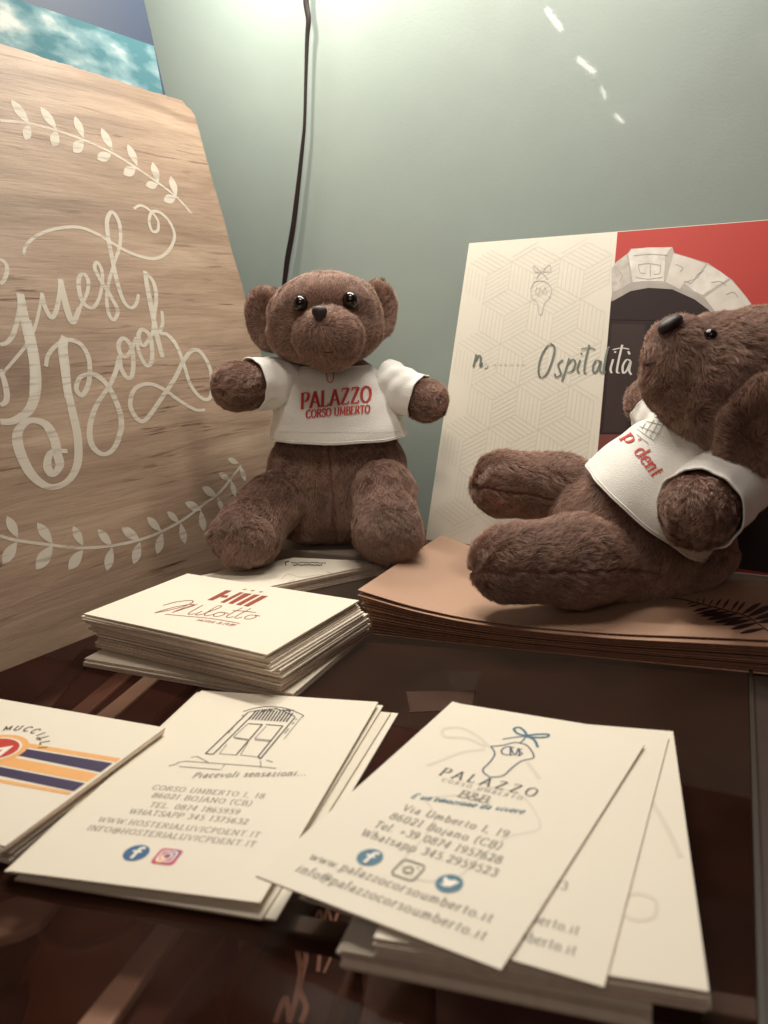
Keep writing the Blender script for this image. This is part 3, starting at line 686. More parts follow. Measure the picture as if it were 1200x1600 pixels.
# ================================================================== peach folders
ZO = 18.0
FLo = Z(562, 921, ZO); e_dir = unit(np.array([*(Z(1200, 1045, 0)-Z(575, 985, 0))[:2], 0])); e_v = np.array([-e_dir[1], e_dir[0], 0])
BLo = Z(682, 842, ZO); ld = BLo-FLo; ld[2] = 0; Ld = 112.0; ldir = unit(ld)
prof_s = [0, 20, 42, 65, 92, 118, 150, 210]; prof_z = [18, 13.2, 10.0, 8.9, 8.9, 10.2, 11.5, 12]
def ptop(s): return float(np.interp(s, prof_s, prof_z))
def psm(s): return (ptop(s-6)+ptop(s)+ptop(s+6))/3 if s > 6 else ptop(s)
for k in range(15):
    t = k/14.0            # 0 top .. 1 bottom
    off = np.array([random.gauss(0, .5)+(4.0*t if k else 0), random.gauss(0, .35), 0]); rt = random.gauss(0, .004)+(0.018 if k == 0 else 0)
    ed = np.array([e_dir[0]*math.cos(rt)-e_dir[1]*math.sin(rt), e_dir[0]*math.sin(rt)+e_dir[1]*math.cos(rt), 0])
    f0 = FLo.copy(); f0[2] = 0; f0 = f0+off+(-ldir*1.0 if k else ldir*0)
    zsc = (1-t)*0.93+0.04 if k else 1.0
    W_ = 205.0; nu_ = 40
    def bend(u, v, zsc=zsc, k=k):
        s = u*W_; return ptop(0)*0+psm(s)*zsc
    q = Quad(f0+ldir*Ld, f0+ldir*Ld+ed*W_, f0+ed*W_, f0, bend)
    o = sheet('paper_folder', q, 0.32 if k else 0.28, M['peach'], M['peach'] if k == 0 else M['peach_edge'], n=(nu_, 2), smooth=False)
    if k == 0:
        tag(o, 'topmost peach paper folder with a dark fern print beneath the reclining bear', 'folder', 'peach folders in a pile'); topf = o
    else: tag(o, 'peach folder in the pile beneath the fern-printed top folder, only its edge showing', 'folder', 'peach folders in a pile')
pr = Print(raysurf(bvh_of(topf)), 0.1)
fz = lambda pts: [(x/6+1000, y/6+900) for x, y in pts]
pr.stroke(fz([(300,208),(420,225),(560,260),(700,295),(850,335),(1000,380),(1150,480),(1260,560)]), 1.6)
for a, b in [((440,265),(520,245)),((455,292),(570,262)),((490,335),(680,292)),((530,360),(770,312)),((560,380),(850,335)),((620,412),(930,352)),((690,440),(1000,385)),((770,462),(1060,410)),((850,502),(1110,440)),((930,540),(1180,490)),
             ((545,205),(540,260)),((605,200),(590,270)),((690,220),(640,282)),((765,215),(700,296)),((840,215),(770,312)),((930,230),(850,330)),((990,240),(900,345)),((1140,250),(950,365)),((1260,270),(1000,385)),((1300,340),(1060,412)),((1320,400),(1100,440))]:
    a2, b2 = fz([a, b]); pr.leaf(a2, b2, 0.12 if a[0] < b[0] and a[1] > 262 else 0.17)
pr.build('fern_print', M['fern_ink'], topf)

# ================================================================== brochure leaning on the wall
RB = Z(665, 843, 15.5); ad_ = math.radians(-29); RU = np.array([math.cos(ad_), math.sin(ad_), -0.012]); RU = unit(RU)
dT = ray(733, 380); RTL = CAM+dT*(np.dot(RB-CAM, RU)/np.dot(dT, RU)); RH = np.linalg.norm(RTL-RB); RV = (RTL-RB)/RH
RN = unit(np.cross(RU, RV)); RN = RN if np.dot(RN, CAM-RB) > 0 else -RN
def rp_(x, y): q = onplane(x, y, RB, RN); return np.array([np.dot(q-RB, RU), np.dot(q-RB, RV)])
def rsurf(u, v, dz): return RB+RU*u+RV*v+RN*dz
RW = 205.0
hr = rp_(1190, 344)
ol = [(0, 0), (RW, -1), (RW, RH+(hr[1]-RH)*RW/hr[0]), (0, RH)]
V = [rsurf(a, b, 0) for a, b in ol]+[rsurf(a, b, -2.2) for a, b in ol]
M['brochure'] = simple('glossy_cream_cover', (0.62, 0.58, 0.49), 0.42, 0.03, 15)
br = mk('brochure', V, [(0, 1, 2, 3), (7, 6, 5, 4)]+[(i, i+4, (i+1) % 4+4, (i+1) % 4) for i in range(4)], M['brochure'], loc=RB)
tag(br, 'glossy cream and red hospitality brochure with arch photo leaning on the wall', 'brochure')
Q = lambda pts: [rp_(x/2.143+640, y/2.143+330) for x, y in pts]
dtop, dbot = rp_(965, 362), rp_(926, 790)
def rx(v): return dtop[0]+(dbot[0]-dtop[0])*(v-dtop[1])/(dbot[1]-dtop[1])
topv = lambda u_: RH+(hr[1]-RH)*u_/hr[0]
M['brochure_red'] = simple('printed_red', (0.40, 0.028, 0.018), 0.5, 0.1, 25, spec=0.3)
M['brochure_stone'] = simple('printed_stone', (0.54, 0.50, 0.44), 0.45, 0.25, 150, coat=0.0)
M['brochure_shade'] = simple('printed_stone_joint', (0.33, 0.295, 0.26), 0.35, 0.2, 160, coat=0.0)
M['brochure_door'] = simple('printed_doorway', (0.020, 0.009, 0.008), 0.6, 0.2, 60, spec=0.2, coat=0.0)
M['brochure_door2'] = simple('printed_door_leaf', (0.034, 0.019, 0.016), 0.6, 0.2, 60, spec=0.2, coat=0.0)
M['door_line'] = simple('printed_door_line', (0.02, 0.009, 0.008), 0.6, 0.1, 60, spec=0.2)
M['hatch'] = simple('printed_hatching', (0.54, 0.505, 0.43), 0.42, 0.03, 15)
M['script_grey'] = simple('printed_script_green', (0.13, 0.15, 0.125), 0.4, 0.2, 90)
M['script_pale'] = simple('printed_script_pale', (0.55, 0.54, 0.49), 0.4, 0.1, 90)
pr = Print(rsurf, 0.10); pr.poly([(rx(-1), 0.2), (RW-.3, -.5), (RW-.3, topv(RW)-.3), (rx(topv(rx(RH))), topv(rx(RH))-.3)]); pr.build('red_print', M['brochure_red'], br)
inner = [(678, 300), (690,285),(740,262),(800,250),(880,255),(960,290),(1015,330),(1040,360)]
outer = [(676, 195), (690,172),(730,142),(742,126),(880,120),(886,140),(1000,175),(1080,230),(1130,290),(1165,350)]
M['stone_b'] = simple('printed_stone_light', (0.58, 0.545, 0.49), 0.45, 0.4, 230); M['stone_c'] = simple('printed_stone_dark', (0.42, 0.385, 0.34), 0.45, 0.45, 300)
M['dark_red'] = simple('printed_dark_red', (0.13, 0.02, 0.014), 0.5, 0.2, 30); M['reveal'] = simple('printed_reveal', (0.31, 0.275, 0.24), 0.5, 0.25, 150)
pr = Print(rsurf, 0.16); pr.poly(Q(outer+[(1195, 420), (1215, 560), (1215, 700), (1090, 700), (1090, 520), (1070, 420)]+inner[::-1])); pr.build('arch_print', M['brochure_shade'], br)
blocks = [([(676,197),(690,174),(728,146),(740,240),(712,258),(680,272)], 'c'), ([(732,144),(744,128),(800,122),(878,122),(856,150),(852,236),(800,234),(748,238)], 'b'),
          ([(884,143),(940,158),(992,178),(960,226),(922,238),(905,262),(858,238)], 'a'), ([(998,180),(1040,202),(1070,226),(982,282),(955,270),(920,242),(966,226)], 'b'),
          ([(1076,231),(1105,262),(1128,292),(1145,312),(1036,356),(1012,322),(988,290)], 'a'), ([(1150,320),(1165,352),(1190,420),(1205,520),(1098,520),(1078,420),(1044,364)], 'c'),
          ([(1100,528),(1206,528),(1212,690),(1096,690)], 'a')]
for pts_, k_ in blocks:
    pr = Print(rsurf, 0.22); pr.poly(Q(pts_)); pr.build('stone_print', M[{'a': 'brochure_stone', 'b': 'stone_b', 'c': 'stone_c'}[k_]], br)
pr = Print(rsurf, 0.2); pr.poly(Q([(679,274),(740,242),(800,238),(870,243),(960,276),(1000,300),(1046,362), (1040,372),(1000,330),(955,296),(880,262),(800,257),(740,268),(679,302)])); pr.build('reveal_print', M['reveal'], br)
pr = Print(rsurf, 0.18); pr.poly(Q([(674, 304)]+inner[1:]+[(1070, 420), (1090, 520), (1095, 690), (1215, 700), (1300, 700), (1300, 1228), (600, 1118), (636, 748)])); pr.build('doorway_print', M['brochure_door'], br)
pr = Print(rsurf, 0.24); pr.poly(Q([(678, 378), (788, 380), (784, 742), (648, 742)])); pr.build('door_leaf_print', M['brochure_door2'], br)
pr = Print(rsurf, 0.26); pr.poly(Q([(636, 748), (720, 748), (716, 812), (629, 812)])); pr.build('step_print', M['dark_red'], br)
pr = Print(rsurf, 0.28); pr.ribbon(Q([(674, 360), (1040, 366)]), 1.0); pr.ribbon(Q([(800, 366), (796, 740)]), .8); pr.build('door_rail_print', M['door_line'], br)
pr = Print(rsurf, 0.28)
for a in [[(766,180),(800,176),(840,182)],[(766,180),(772,206),(790,208)],[(806,180),(806,218)],[(840,182),(838,208),(818,212)],[(758,222),(800,228),(846,222)],[(750,150),(800,145),(862,148)],[(890,178),(915,190),(905,205)],[(920,235),(945,240),(965,212),(985,200)],
          [(1010,240),(1040,236),(1060,250)],[(1060,280),(1085,272),(1100,290)],[(700,200),(712,215),(706,235)]]:
    pr.stroke(Q(a), 0.28, 4)
pr.build('stone_carving_print', M['reveal'], br)
pr = Print(rsurf, 0.26); pr.poly(Q([(760, 645), (778, 640), (778, 710), (757, 712)])); pr.build('stone_foot_print', M['brochure_stone'], br)
# hatched rhombus pattern
pr = Print(rsurf, 0.03); a_ = 13.5; h3 = a_*math.sqrt(3)/2
for row in range(-1, 10):
    for col in range(-1, 8):
        c = np.array([col*2*h3+(h3 if row % 2 else 0), row*1.5*a_])
        ds = [np.array([math.cos(math.radians(b)), math.sin(math.radians(b))])*a_ for b in (90, 210, 330)]
        for e in range(3):
            d1, d2 = ds[e], ds[(e+1) % 3]
            for t in np.linspace(0, 1, 7):
                p, q = c+d1*t, c+d1*t+d2
                segs = [p+(q-p)*w_ for w_ in np.linspace(0, 1, 2)]
                def inside(z_): return 0.5 < z_[0] < rx(z_[1])-0.5 and 0.5 < z_[1] < topv(z_[0])-1
                if inside(segs[0]) and inside(segs[1]): pr.ribbon(segs, 0.3)
pr.build('hatch_print', M['hatch'], br)
# shield logo
def shield(pr, mp, w_, bow=True, mono=True, ww=None):
    ww = ww or w_
    sp_ = [(730,165),(800,158),(860,143),(905,150),(930,160),(955,190),(965,228),(900,245),(845,285),(800,325),(740,334),(710,325),(685,295),(722,255),(750,215),(748,190),(730,165)]
    pr.ribbon([mp(p) for p in catmull(sp_, 3)], w_)
    if bow:
        pr.stroke([mp(p) for p in [(930,108),(880,95),(858,70),(885,60),(915,80),(930,108)]], ww); pr.stroke([mp(p) for p in [(930,108),(990,98),(1045,98),(1040,112),(990,116),(930,108)]], ww)
        pr.stroke([mp(p) for p in [(930,108),(860,115),(795,125)]], w_*.8); pr.stroke([mp(p) for p in [(930,108),(970,130),(990,170)]], ww*.8); pr.stroke([mp(p) for p in [(925,110),(905,135),(890,145)]], w_*.8)
    if mono:
        pr.stroke([mp(p) for p in [(860,172),(820,166),(790,185),(800,208),(850,212)]], w_); pr.stroke([mp(p) for p in [(838,168),(838,215)]], w_)
        pr.stroke([mp(p) for p in [(838,168),(862,212),(885,175),(888,218)]], w_); pr.stroke([mp(p) for p in [(905,180),(880,186),(905,205),(875,216)]], w_*.8)
def lmp(p):   # upright shield on the brochure
    t = math.radians(0); x, y = (p[0]-840)/280, (p[1]-200)/280
    x, y = x*0.86-y*0.50, x*0.5+y*.86
    return rp_(843+x*52, 462+y*88)
pr = Print(rsurf, 0.2)
M['logo_pale'] = simple('printed_logo_lilac', (0.47, 0.43, 0.40), 0.4, 0.08, 60)
pr.stroke([rp_(*p) for p in [(829,452),(836,440),(852,440),(862,452),(858,466),(851,474),(847,490),(842,490),(840,474),(832,466),(829,452)]], 0.35)
pr.stroke([rp_(*p) for p in [(846,425),(834,415),(836,424),(846,425),(858,414),(860,424),(846,425),(838,436)]], 0.35); pr.stroke([rp_(*p) for p in [(846,425),(856,436)]], 0.35)
pr.stroke([rp_(*p) for p in [(839,448),(837,458),(842,461)]], .3); pr.stroke([rp_(*p) for p in [(842,460),(844,449),(848,458),(852,448),(854,460)]], .3)
pr.build('logo_print', M['logo_pale'], br)
# brush script
def J(pts): return [rp_(x/2.4+700, y/2.4+460) for x, y in pts]
def brush(pr, pts, w_=.78): pr.ribbon(catmull(J(pts), 6), lambda d, t: w_*(0.45+0.75*abs(d[1])))
osp = [[(398,190),(372,196),(348,240),(340,290),(350,312),(372,296),(394,240),(400,200),(385,184)],
       [(432,245),(414,262),(418,280),(424,300),(408,310),(400,298)], [(455,240),(440,290),(428,325)], [(450,262),(468,244),(478,258),(468,286),(448,294)],
       [(496,246),(486,280),(492,296)], [(500,226),(503,220)], [(530,190),(516,250),(512,292),(522,296)], [(500,206),(528,200),(552,206)],
       [(572,252),(556,248),(544,272),(548,294),(562,282),(574,250),(570,284),(578,296)], [(606,196),(598,210),(586,270),(584,294),(592,292)]]
osp2 = [[(620,244),(610,280),(614,296)], [(626,220),(629,214)], [(654,190),(640,250),(634,290),(644,296)], [(618,208),(650,202),(680,206)], [(686,250),(670,246),(656,270),(658,296),(672,284),(686,252),(680,286),(688,302)], [(676,214),(682,226)]]
pr = Print(rsurf, 0.3)
for s_ in osp: brush(pr, s_)
pr.build('script_print', M['script_grey'], br); pr = Print(rsurf, 0.3)
brush(pr, [(96,272),(104,240),(106,226)], .9); brush(pr, [(104,250),(116,230),(124,240),(122,270),(130,258)], .9)
pr.build('script_print', M['script_grey'], br)
pr = Print(rsurf, 0.3)
for s_ in osp2: brush(pr, s_)
pr.build('script_print', M['script_pale'], br); pr = Print(rsurf, 0.3)
brush(pr, [(146,256),(138,262),(142,276),(150,262)], .7)
for x in (170, 190, 210, 232, 256, 276): brush(pr, [(x, 262), (x+7, 260), (x+9, 264)], .5)
pr.build('script_print', M['script_pale'], br)

# ================================================================== card piles
def card(name, q, th, label, group=None, n=(1, 1), mat=None):
    o = sheet(name, q, th, mat or M['card'], M['edge'], n=n); tag(o, label, 'business card', group); return o
def icons(o, f, iv, fb=None, ig=None, tw=None, dark='blue_ink', colour=True, r=2.7):
    if fb:
        pr = Print(f, .1); c = iv(*fb); pr.disc(c, r); pr.build('emblem_disc', M[dark], o)
        pr = Print(f, .2); pr.stroke([c+np.array(p)*r for p in [(.45, .62), (.12, .55), (0.05, .2), (.0, -.75)]], r*.27, 4); pr.ribbon([c+np.array((-.35, .12))*r, c+np.array((.38, .12))*r], r*.22)
        pr.build('emblem_letter', M['white_ink'], o)
    def rr(c, s, k=.38):
        pts = []
        for sx, sy, a0 in ((1, 1, 0), (-1, 1, 90), (-1, -1, 180), (1, -1, 270)):
            for a in np.linspace(a0, a0+90, 5): pts.append(c+np.array([sx*s*(1-k)+s*k*math.cos(math.radians(a)), sy*s*(1-k)+s*k*math.sin(math.radians(a))]))
        return pts
    if ig:
        c = iv(*ig)
        if colour:
            pr = Print(f, .1); pr.poly(rr(c, r*.95)); pr.build('camera_emblem', M['pink_ink'], o)
            pr = Print(f, .14); b = c+np.array([.35, .35])*r; pr.disc(b, r*.5); pr.build('camera_emblem_shade', M['purple_ink'], o)
            pr = Print(f, .15); b = c+np.array([-.3, -.45])*r; pr.disc(b, r*.38); pr.build('camera_emblem_glow', M['orange_ink'], o)
        pr = Print(f, .2); mt = M['white_ink'] if colour else M['grey_ink']; s_ = .62 if colour else .95
        pr.ribbon(rr(c, r*s_), r*.14, closed=True); t = np.linspace(0, 2*np.pi, 20); pr.ribbon([c+r*.36*np.array([math.cos(a), math.sin(a)]) for a in t], r*.14)
        pr.disc(c+np.array([.4, .4])*r*s_*1.3, r*.08); pr.build('camera_emblem_outline', mt, o)
    if tw:
        c = iv(*tw); pr = Print(f, .1); pr.disc(c, r); pr.build('emblem_disc', M['teal_ink'], o)
        pr = Print(f, .2); pr.poly([c+np.array(p)*r for p in [(-.6, -.35), (-.2, -.5), (.25, -.35), (.48, .1), (.65, .4), (.42, .38), (.2, .48), (.0, .3), (-.3, .32), (-.58, .5), (-.58, .15), (-.42, -.1), (-.3, -.25)]])
        pr.build('bird_emblem', M['white_ink'], o)

# ---- door-drawing card (front centre)
cB = [Z(315, 1080, 3.2), Z(591, 1098, 3.2), Z(407, 1412, 3.2), Z(13, 1362, 3.2)]
qB = Quad(*cB, bend=lambda u, v: 0.5*(v-.5)**2*2)
oB = card('business_card', qB, 0.45, 'cream card with arched door drawing and address, front centre', 'cream business cards', (4, 6))
stack(cB, 2.55, 0.03, 0.42, 0.15, 'plain cream card under the door-drawing card, only its edges showing', 'cards under the door-drawing card', jit=0.9, rot=0.008,
      drift=lambda t: (5.5*t, -1.0*t, -0.055*t))
f = qB.scaled(55, 85); iv = qB.inv_mm(55, 85)
UPB = (0, 1)
def tl_(pr, s, a, b, h, **kw): text(pr, s, iv(*a), iv(*b), (0.0, h), **kw)
pr = Print(f, .1)
tl_(pr, 'Piacevoli sensazioni...', (300, 1216), (478, 1212), 2.5, thick=.15, thin=.07, slant=0, track=18)
for s_, a, b, h in [('CORSO UMBERTO I, 18', (236, 1233.6), (411, 1248), 2.3), ('86021 BOJANO (CB)', (236, 1246), (391, 1259.5), 2.3), ('TEL. 0874 1865959', (232, 1261), (372, 1273), 2.3),
                    ('WHATSAPP 345 1375632', (200, 1271), (385, 1288.5), 2.3), ('WWW.HOSTERIALUVICPDENT.IT', (151, 1284), (404, 1309), 2.2), ('INFO@HOSTERIALUVICPDENT.IT', (134.4, 1297), (397, 1323.7), 2.2)]:
    tl_(pr, s_, a, b, h*.82, thick=.12, thin=.065, slant=.0, track=16)
pr.build('lettering', M['grey_ink'], oB)
D = lambda pts: [iv(x/5+260, y/5+1080) for x, y in pts]
pr = Print(f, .1)
for a in [[(305,490),(640,165)],[(365,495),(680,180)],[(305,490),(365,495)],[(735,530),(1005,205)],[(640,255),(750,262)],[(750,262),(545,500)],[(780,262),(910,272)],[(910,272),(715,515)],[(735,530),(720,515)]]: pr.ribbon(D(a), .42)
for a in [[(600,160),(690,135),(800,122),(930,135),(1060,185),(1065,205)],[(640,165),(760,145),(880,145),(1005,200)]]: pr.stroke(D(a), .3)
for i in range(13):
    t = i/12; x = 645+t*290; y = 222+t*20; pr.ribbon(D([(x, y), (x+58-6*t, y-70+(abs(t-.5)-.5)*20)]), .5)
for i in range(26): x = random.uniform(735, 985); pr.ribbon(D([(x, 145+abs(x-860)*.12+random.uniform(-10, 8)), (x+16, 140+abs(x-860)*.12+random.uniform(-10, 14))]), .35)
pr.build('door_drawing', M['ink'], oB)
pr = Print(f, .1)
for a in [[(635,258),(525,360)],[(525,360),(640,378)],[(530,370),(645,385)],[(780,275),(690,372)],[(690,372),(815,385)],[(690,382),(812,395)],[(470,420),(415,490),(545,500)],[(640,400),(580,500),(715,515)],[(80,560),(150,548),(730,590),(860,605)],
          [(100,590),(425,615),(455,575)],[(190,520),(240,510),(330,560)],[(735,545),(738,600)],[(780,540),(830,555)],[(1060,200),(920,375)],[(20,585),(90,570)]]: pr.ribbon(D(a), .28)
for i in range(14):
    x, y = (random.uniform(480, 590), 0) if i % 2 else (random.uniform(905, 1010), 0); y = (590-x)*1.25+195 if i % 2 else (1010-x)*1.2+225; pr.ribbon(D([(x, y), (x+14, y-10)]), .4)
pr.build('step_drawing', M['grey_ink'], oB)
icons(oB, f, iv, fb=(213, 1333), ig=(261, 1339))

# ---- shield-logo cards (right front)
zC = 9.6
cC = [Z(707, 1098, zC), Z(1007, 1165, zC), Z(783, 1517, zC), Z(400, 1370, zC)]
qC = Quad(*cC, bend=lambda u, v: 1.2*(v-.45)**2-0.8*math.sin(math.pi*u)*v*0.9)
oC = card('business_card', qC, 0.4, 'topmost card with blue shield and bow logo, right front', 'cream business cards', (6, 6))
f = qC.scaled(55, 85); iv = qC.inv_mm(55, 85)
Kc = lambda p: iv(p[0]/3.529+560, p[1]/3.529+1120)
pr = Print(f, .1); shield(pr, Kc, .42, bow=False); pr.build('shield_logo', M['navy_ink'], oC)
pr = Print(f, .12)
for a in [[(930,108),(880,95),(858,70),(885,60),(915,80),(930,108)],[(930,104),(990,98),(1045,98),(1040,112),(990,116),(930,112)],[(930,108),(970,130),(990,170)]]: pr.stroke([Kc(p) for p in a], .75)
for a in [[(930,108),(860,115),(795,125)],[(925,110),(905,135),(890,145)]]: pr.stroke([Kc(p) for p in a], .4)
pr.build('bow_logo', M['teal_ink'], oC)
pr = Print(f, .06)
sw_ = lambda p: iv(*((np.array(p)-np.array([825, 240]))/3.529*2.7+np.array([735, 1305])))
pr.ribbon([sw_(p) for p in catmull([(730,165),(800,158),(860,143),(905,150),(930,160),(955,190),(965,228),(900,245),(845,285),(800,325),(740,334),(710,325),(685,295),(722,255),(750,215),(748,190),(730,165)], 4)], .5)
for a in [[(700,165),(600,120),(480,110),(470,70),(560,60),(660,110),(720,165)],[(700,180),(560,200),(380,270)],[(930,250),(1000,345)]]: pr.stroke([Kc(p) for p in a], 1.1)
pr.build('watermark', M['mist_ink'], oC)
pr = Print(f, .12)
tl_(pr, 'PALAZZO', (685, 1211), (835, 1246), 3.6, thick=.13, thin=.05, track=40)
pr.build('lettering', M['ink'], oC)
pr = Print(f, .12)
tl_(pr, 'CORSO UMBERTO', (689, 1221), (814, 1251), 1.5, thick=.12, track=40)
tl_(pr, 'B&B', (714, 1245), (760, 1256), 3.0, thick=.18)
for s_, a, b, h in [('Via Umberto I, 19', (627, 1266), (791, 1309), 3.2), ('86021 Bojano (CB)', (607, 1279), (780, 1328), 3.2), ('Tel. +39 0874 1957628', (583, 1292), (780, 1350), 3.2), ('Whatsapp 345.2959523', (562, 1305), (773, 1370), 3.2),
                    ('www.palazzocorsoumberto.it', (482, 1342), (766, 1442), 3.1), ('info@palazzocorsoumberto.it', (461, 1361), (756, 1470), 3.1)]:
    tl_(pr, s_, a, b, h*.76, thick=.13, thin=.07, slant=0, track=16)
pr.build('lettering', M['grey_ink'], oC)
pr = Print(f, .14); tl_(pr, "\u00c8 un'emozione da vivere", (641, 1247), (816, 1272), 2.0, thick=.14, thin=.09, slant=.3, serif=0, track=14); pr.build('lettering', M['teal_ink'], oC)
icons(oC, f, iv, fb=(578, 1340), ig=(638, 1360), tw=(702, 1381), dark='teal_ink', colour=False, r=2.8)

c2_ = rect(Z(1042, 1164, 9.0), Z(944, 1542, 9.0), 55, 86); q2 = Quad(*c2_)
oC2 = card('business_card', q2, 0.4, 'second card of the fanned right pile, half hidden under the shield-logo card', 'cream business cards')
f2 = q2.scaled(55, 85); iv2 = q2.inv_mm(55, 85); pr = Print(f2, .05)
for s_, a, b in [('www.palazzocorsoumberto.it', (640, 1385), (903, 1462)), ('info@palazzocorsoumberto.it', (625, 1412), (898, 1494)), ('Whatsapp 345.2959523', (680, 1320), (884, 1392))]:
    text(pr, s_, iv2(*a), iv2(*b), (0, 2.4), thick=.13, thin=.07, track=16)
pr.build('lettering', M['grey_ink'], oC2)
c3_ = rect(Z(1053, 1152, 8.5), Z(1108, 1549, 8.5), 55, 86); q3 = Quad(*c3_)
oC3 = card('business_card', q3, 0.4, 'third card of the fanned right pile, turned outward with a pale ring mark', 'cream business cards')
f3 = q3.scaled(55, 85); iv3 = q3.inv_mm(55, 85); pr = Print(f3, .05)
for sc_ in (1, .8): pr.stroke([iv3(*p) for p in [(970, 1402), (1000, 1397), (1024, 1408), (1022, 1432), (995, 1438), (968, 1428)]], .8*sc_)
pr.stroke([iv3(*p) for p in [(968, 1180), (1010, 1240), (1040, 1290), (1064, 1340)]], 1.2)
pr.build('watermark', M['mist_ink'], oC3)
stack(c3_, 8.0, 4.3, 0.42, 0.03, 'plain cream card under the outward-turned third card of the right pile', 'cards under the third card of the right pile', jit=0.25, rot=0.003)
c4_ = rect(Z(1042, 1220, 4.2), Z(1020, 1565, 4.2), 65, 80)
fl, fr_ = Z(532, 1488, 3.6), Z(1018, 1583, 3.6); e4 = unit(fr_-fl); v4 = np.array([-e4[1], e4[0], 0]);
c4_ = [fl+v4*55, fr_+v4*55, fr_, fl]; c4_ = [np.array([q[0], q[1], 0]) for q in c4_]
stack(c4_, 4.1, 0.03, 0.45, 0.03, 'plain cream card lying crosswise at the bottom of the right pile', 'crosswise cards at the bottom of the right pile', jit=0.3, rot=0.003)
c5_ = [Z(600, 1330, 6.2), Z(860, 1400, 6.2), Z(810, 1505, 6.2), Z(545, 1442, 6.2)]
c5a = rect(Z(690, 1180, 7.8), Z(720, 1500, 7.8), 50, 84)
stack([Z(700, 1290, 6), Z(830, 1320, 6), Z(770, 1516, 6), Z(605, 1470, 6)], 8.0, 4.3, 0.42, 0.06, 'short cream card wedged under the shield-logo card', 'cards wedged under the shield-logo card', jit=0.5, rot=0.01)
sl_ = [Z(640, 1270, 8.9), Z(800, 1310, 8.9), Z(768, 1500, 8.9), Z(468, 1402, 8.9)]
card('business_card', Quad(*[np.array([q[0], q[1], 9.0]) for q in sl_]), 0.4, 'cream card peeking out left below the shield-logo card', 'cream business cards')

# ---- striped card pile at the left
TRl, BRl = Z(258, 1137, 5.4), Z(8, 1322, 5.4)
cL = rect(TRl, BRl, 85, float(np.linalg.norm(TRl-BRl))); cL[0] = TRl+unit(Z(0, 1092, 5.4)-TRl)*85; cL[3] = cL[0]+(BRl-TRl)
qL = Quad(*cL); oL = card('business_card', qL, 0.45, 'cream card with navy and orange stripes and a red oval emblem', 'cream business cards')
stack(cL, 4.85, 0.05, 0.45, 0.12, 'plain card under the striped card, only its edges showing', 'cards under the striped card', jit=0.4, rot=0.004, drift=lambda t: (-.5*t, 1.0*t, 0))
f = qL.scaled(85, 55); iv = qL.inv_mm(85, 55)
H = lambda p: iv(p[0]/3.636, p[1]/3.636+1080)
def band(p0, p1, p2, p3, name, mat, dz, clip=None):
    pr = Print(f, dz); pr.poly([H(p0), H(p1), H(p2), H(p3)]); pr.build(name, mat, oL)
band((-700, 150), (686, 385), (400, 590), (-700, 405), 'stripe_edging', M['card'], .02)
ext = lambda p, q, t: (p[0]+(q[0]-p[0])*t, p[1]+(q[1]-p[1])*t)
def stripe(a0, a1, b1, b0, mat, dz):   # a: upper edge left->right, b: lower edge
    la, lb = ext(a1, a0, 2.2), ext(b1, b0, 2.2); band(la, a1, b1, lb, 'stripe', mat, dz)
stripe((110, 288), (686, 383), (660, 404), (110, 312), M['orange_ink'], .06)
stripe((110, 322), (640, 410), (572, 462), (80, 362), M['stripe_ink'], .08)
stripe((60, 374), (560, 470), (496, 516), (0, 420), M['orange_ink'], .06)
stripe((0, 430), (484, 524), (420, 570), (0, 482), M['stripe_ink'], .08)
stripe((0, 500), (410, 574), (392, 590), (0, 520), M['orange_ink'], .06)
cc = H((-10, 330)); pr = Print(f, .12); pr.disc(H((-28, 330)), 9.3, 7.6); pr.build('oval_rim', M['orange_ink'], oL)
pr = Print(f, .16); pr.disc(H((-28, 330)), 7.6, 6.0); pr.build('oval_ring', M['card'], oL)
pr = Print(f, .2); pr.disc(H((-28, 330)), 6.9, 5.3); pr.build('oval_emblem', M['red_ink'], oL)
pr = Print(f, .24); c0 = H((-28, 330)); pr.poly([c0+np.array(p) for p in [(-4.6, -2.4), (-3.2, 3), (-.2, -.2), (3.8, 2.8), (4.8, -2.6), (3.2, -2.4), (2.6, .4), (.2, -2.6), (-2.6, .2), (-3.2, -2.4)]]); pr.build('oval_letter', M['white_ink'], oL)
pr = Print(f, .1)
for i, ch in enumerate('MUCCILLI'):
    a = math.radians(118-i*13.5); r_ = 1.0; pos = c0+np.array([12.2*math.cos(a), 10.2*math.sin(a)]); upv = np.array([math.cos(a), math.sin(a)])*2.5; rt_ = np.array([upv[1], -upv[0]])
    wd = G[ch][0]/100*1.0; text(pr, ch, pos-rt_*wd/2, pos+rt_*wd/2, upv, thick=.17, thin=.14, serif=0)
pr.stroke([H(p) for p in [(216, 262), (222, 268), (216, 276), (208, 270), (216, 262)]], .25)
pr.build('lettering', M['ink'], oL)

# ---- square-cornered pile with bar logo (middle left)
zM = 17.2
cM = [Z(293, 896, zM), Z(561, 938, zM), Z(417, 1023, zM), Z(131, 959, zM)]
qM = Quad(*cM, bend=lambda u, v: .3*(1-v)*math.sin(math.pi*u))
oM = card('business_card', qM, 0.55, 'cream card with red bar logo and script on top of the tall pile', 'cream business cards', (6, 2))
f = qM.scaled(85, 55); iv = qM.inv_mm(85, 55); K = lambda pts: [iv(x/5+220, y/5+900) for x, y in pts]
pr = Print(f, .1)
for a in [[(665,112),(712,116),(562,192),(520,188)],[(640,152),(686,152),(672,170),(622,168)],[(774,128),(806,130),(654,210),(620,206)],[(812,136),(870,140),(716,220),(682,214)],[(886,146),(932,148),(780,230),(742,224)],[(948,154),(996,158),(840,240),(802,234)]]:
    pr.poly(K(a))
pr.build('bar_logo', M['rust_ink'], oM)
pr = Print(f, .1)
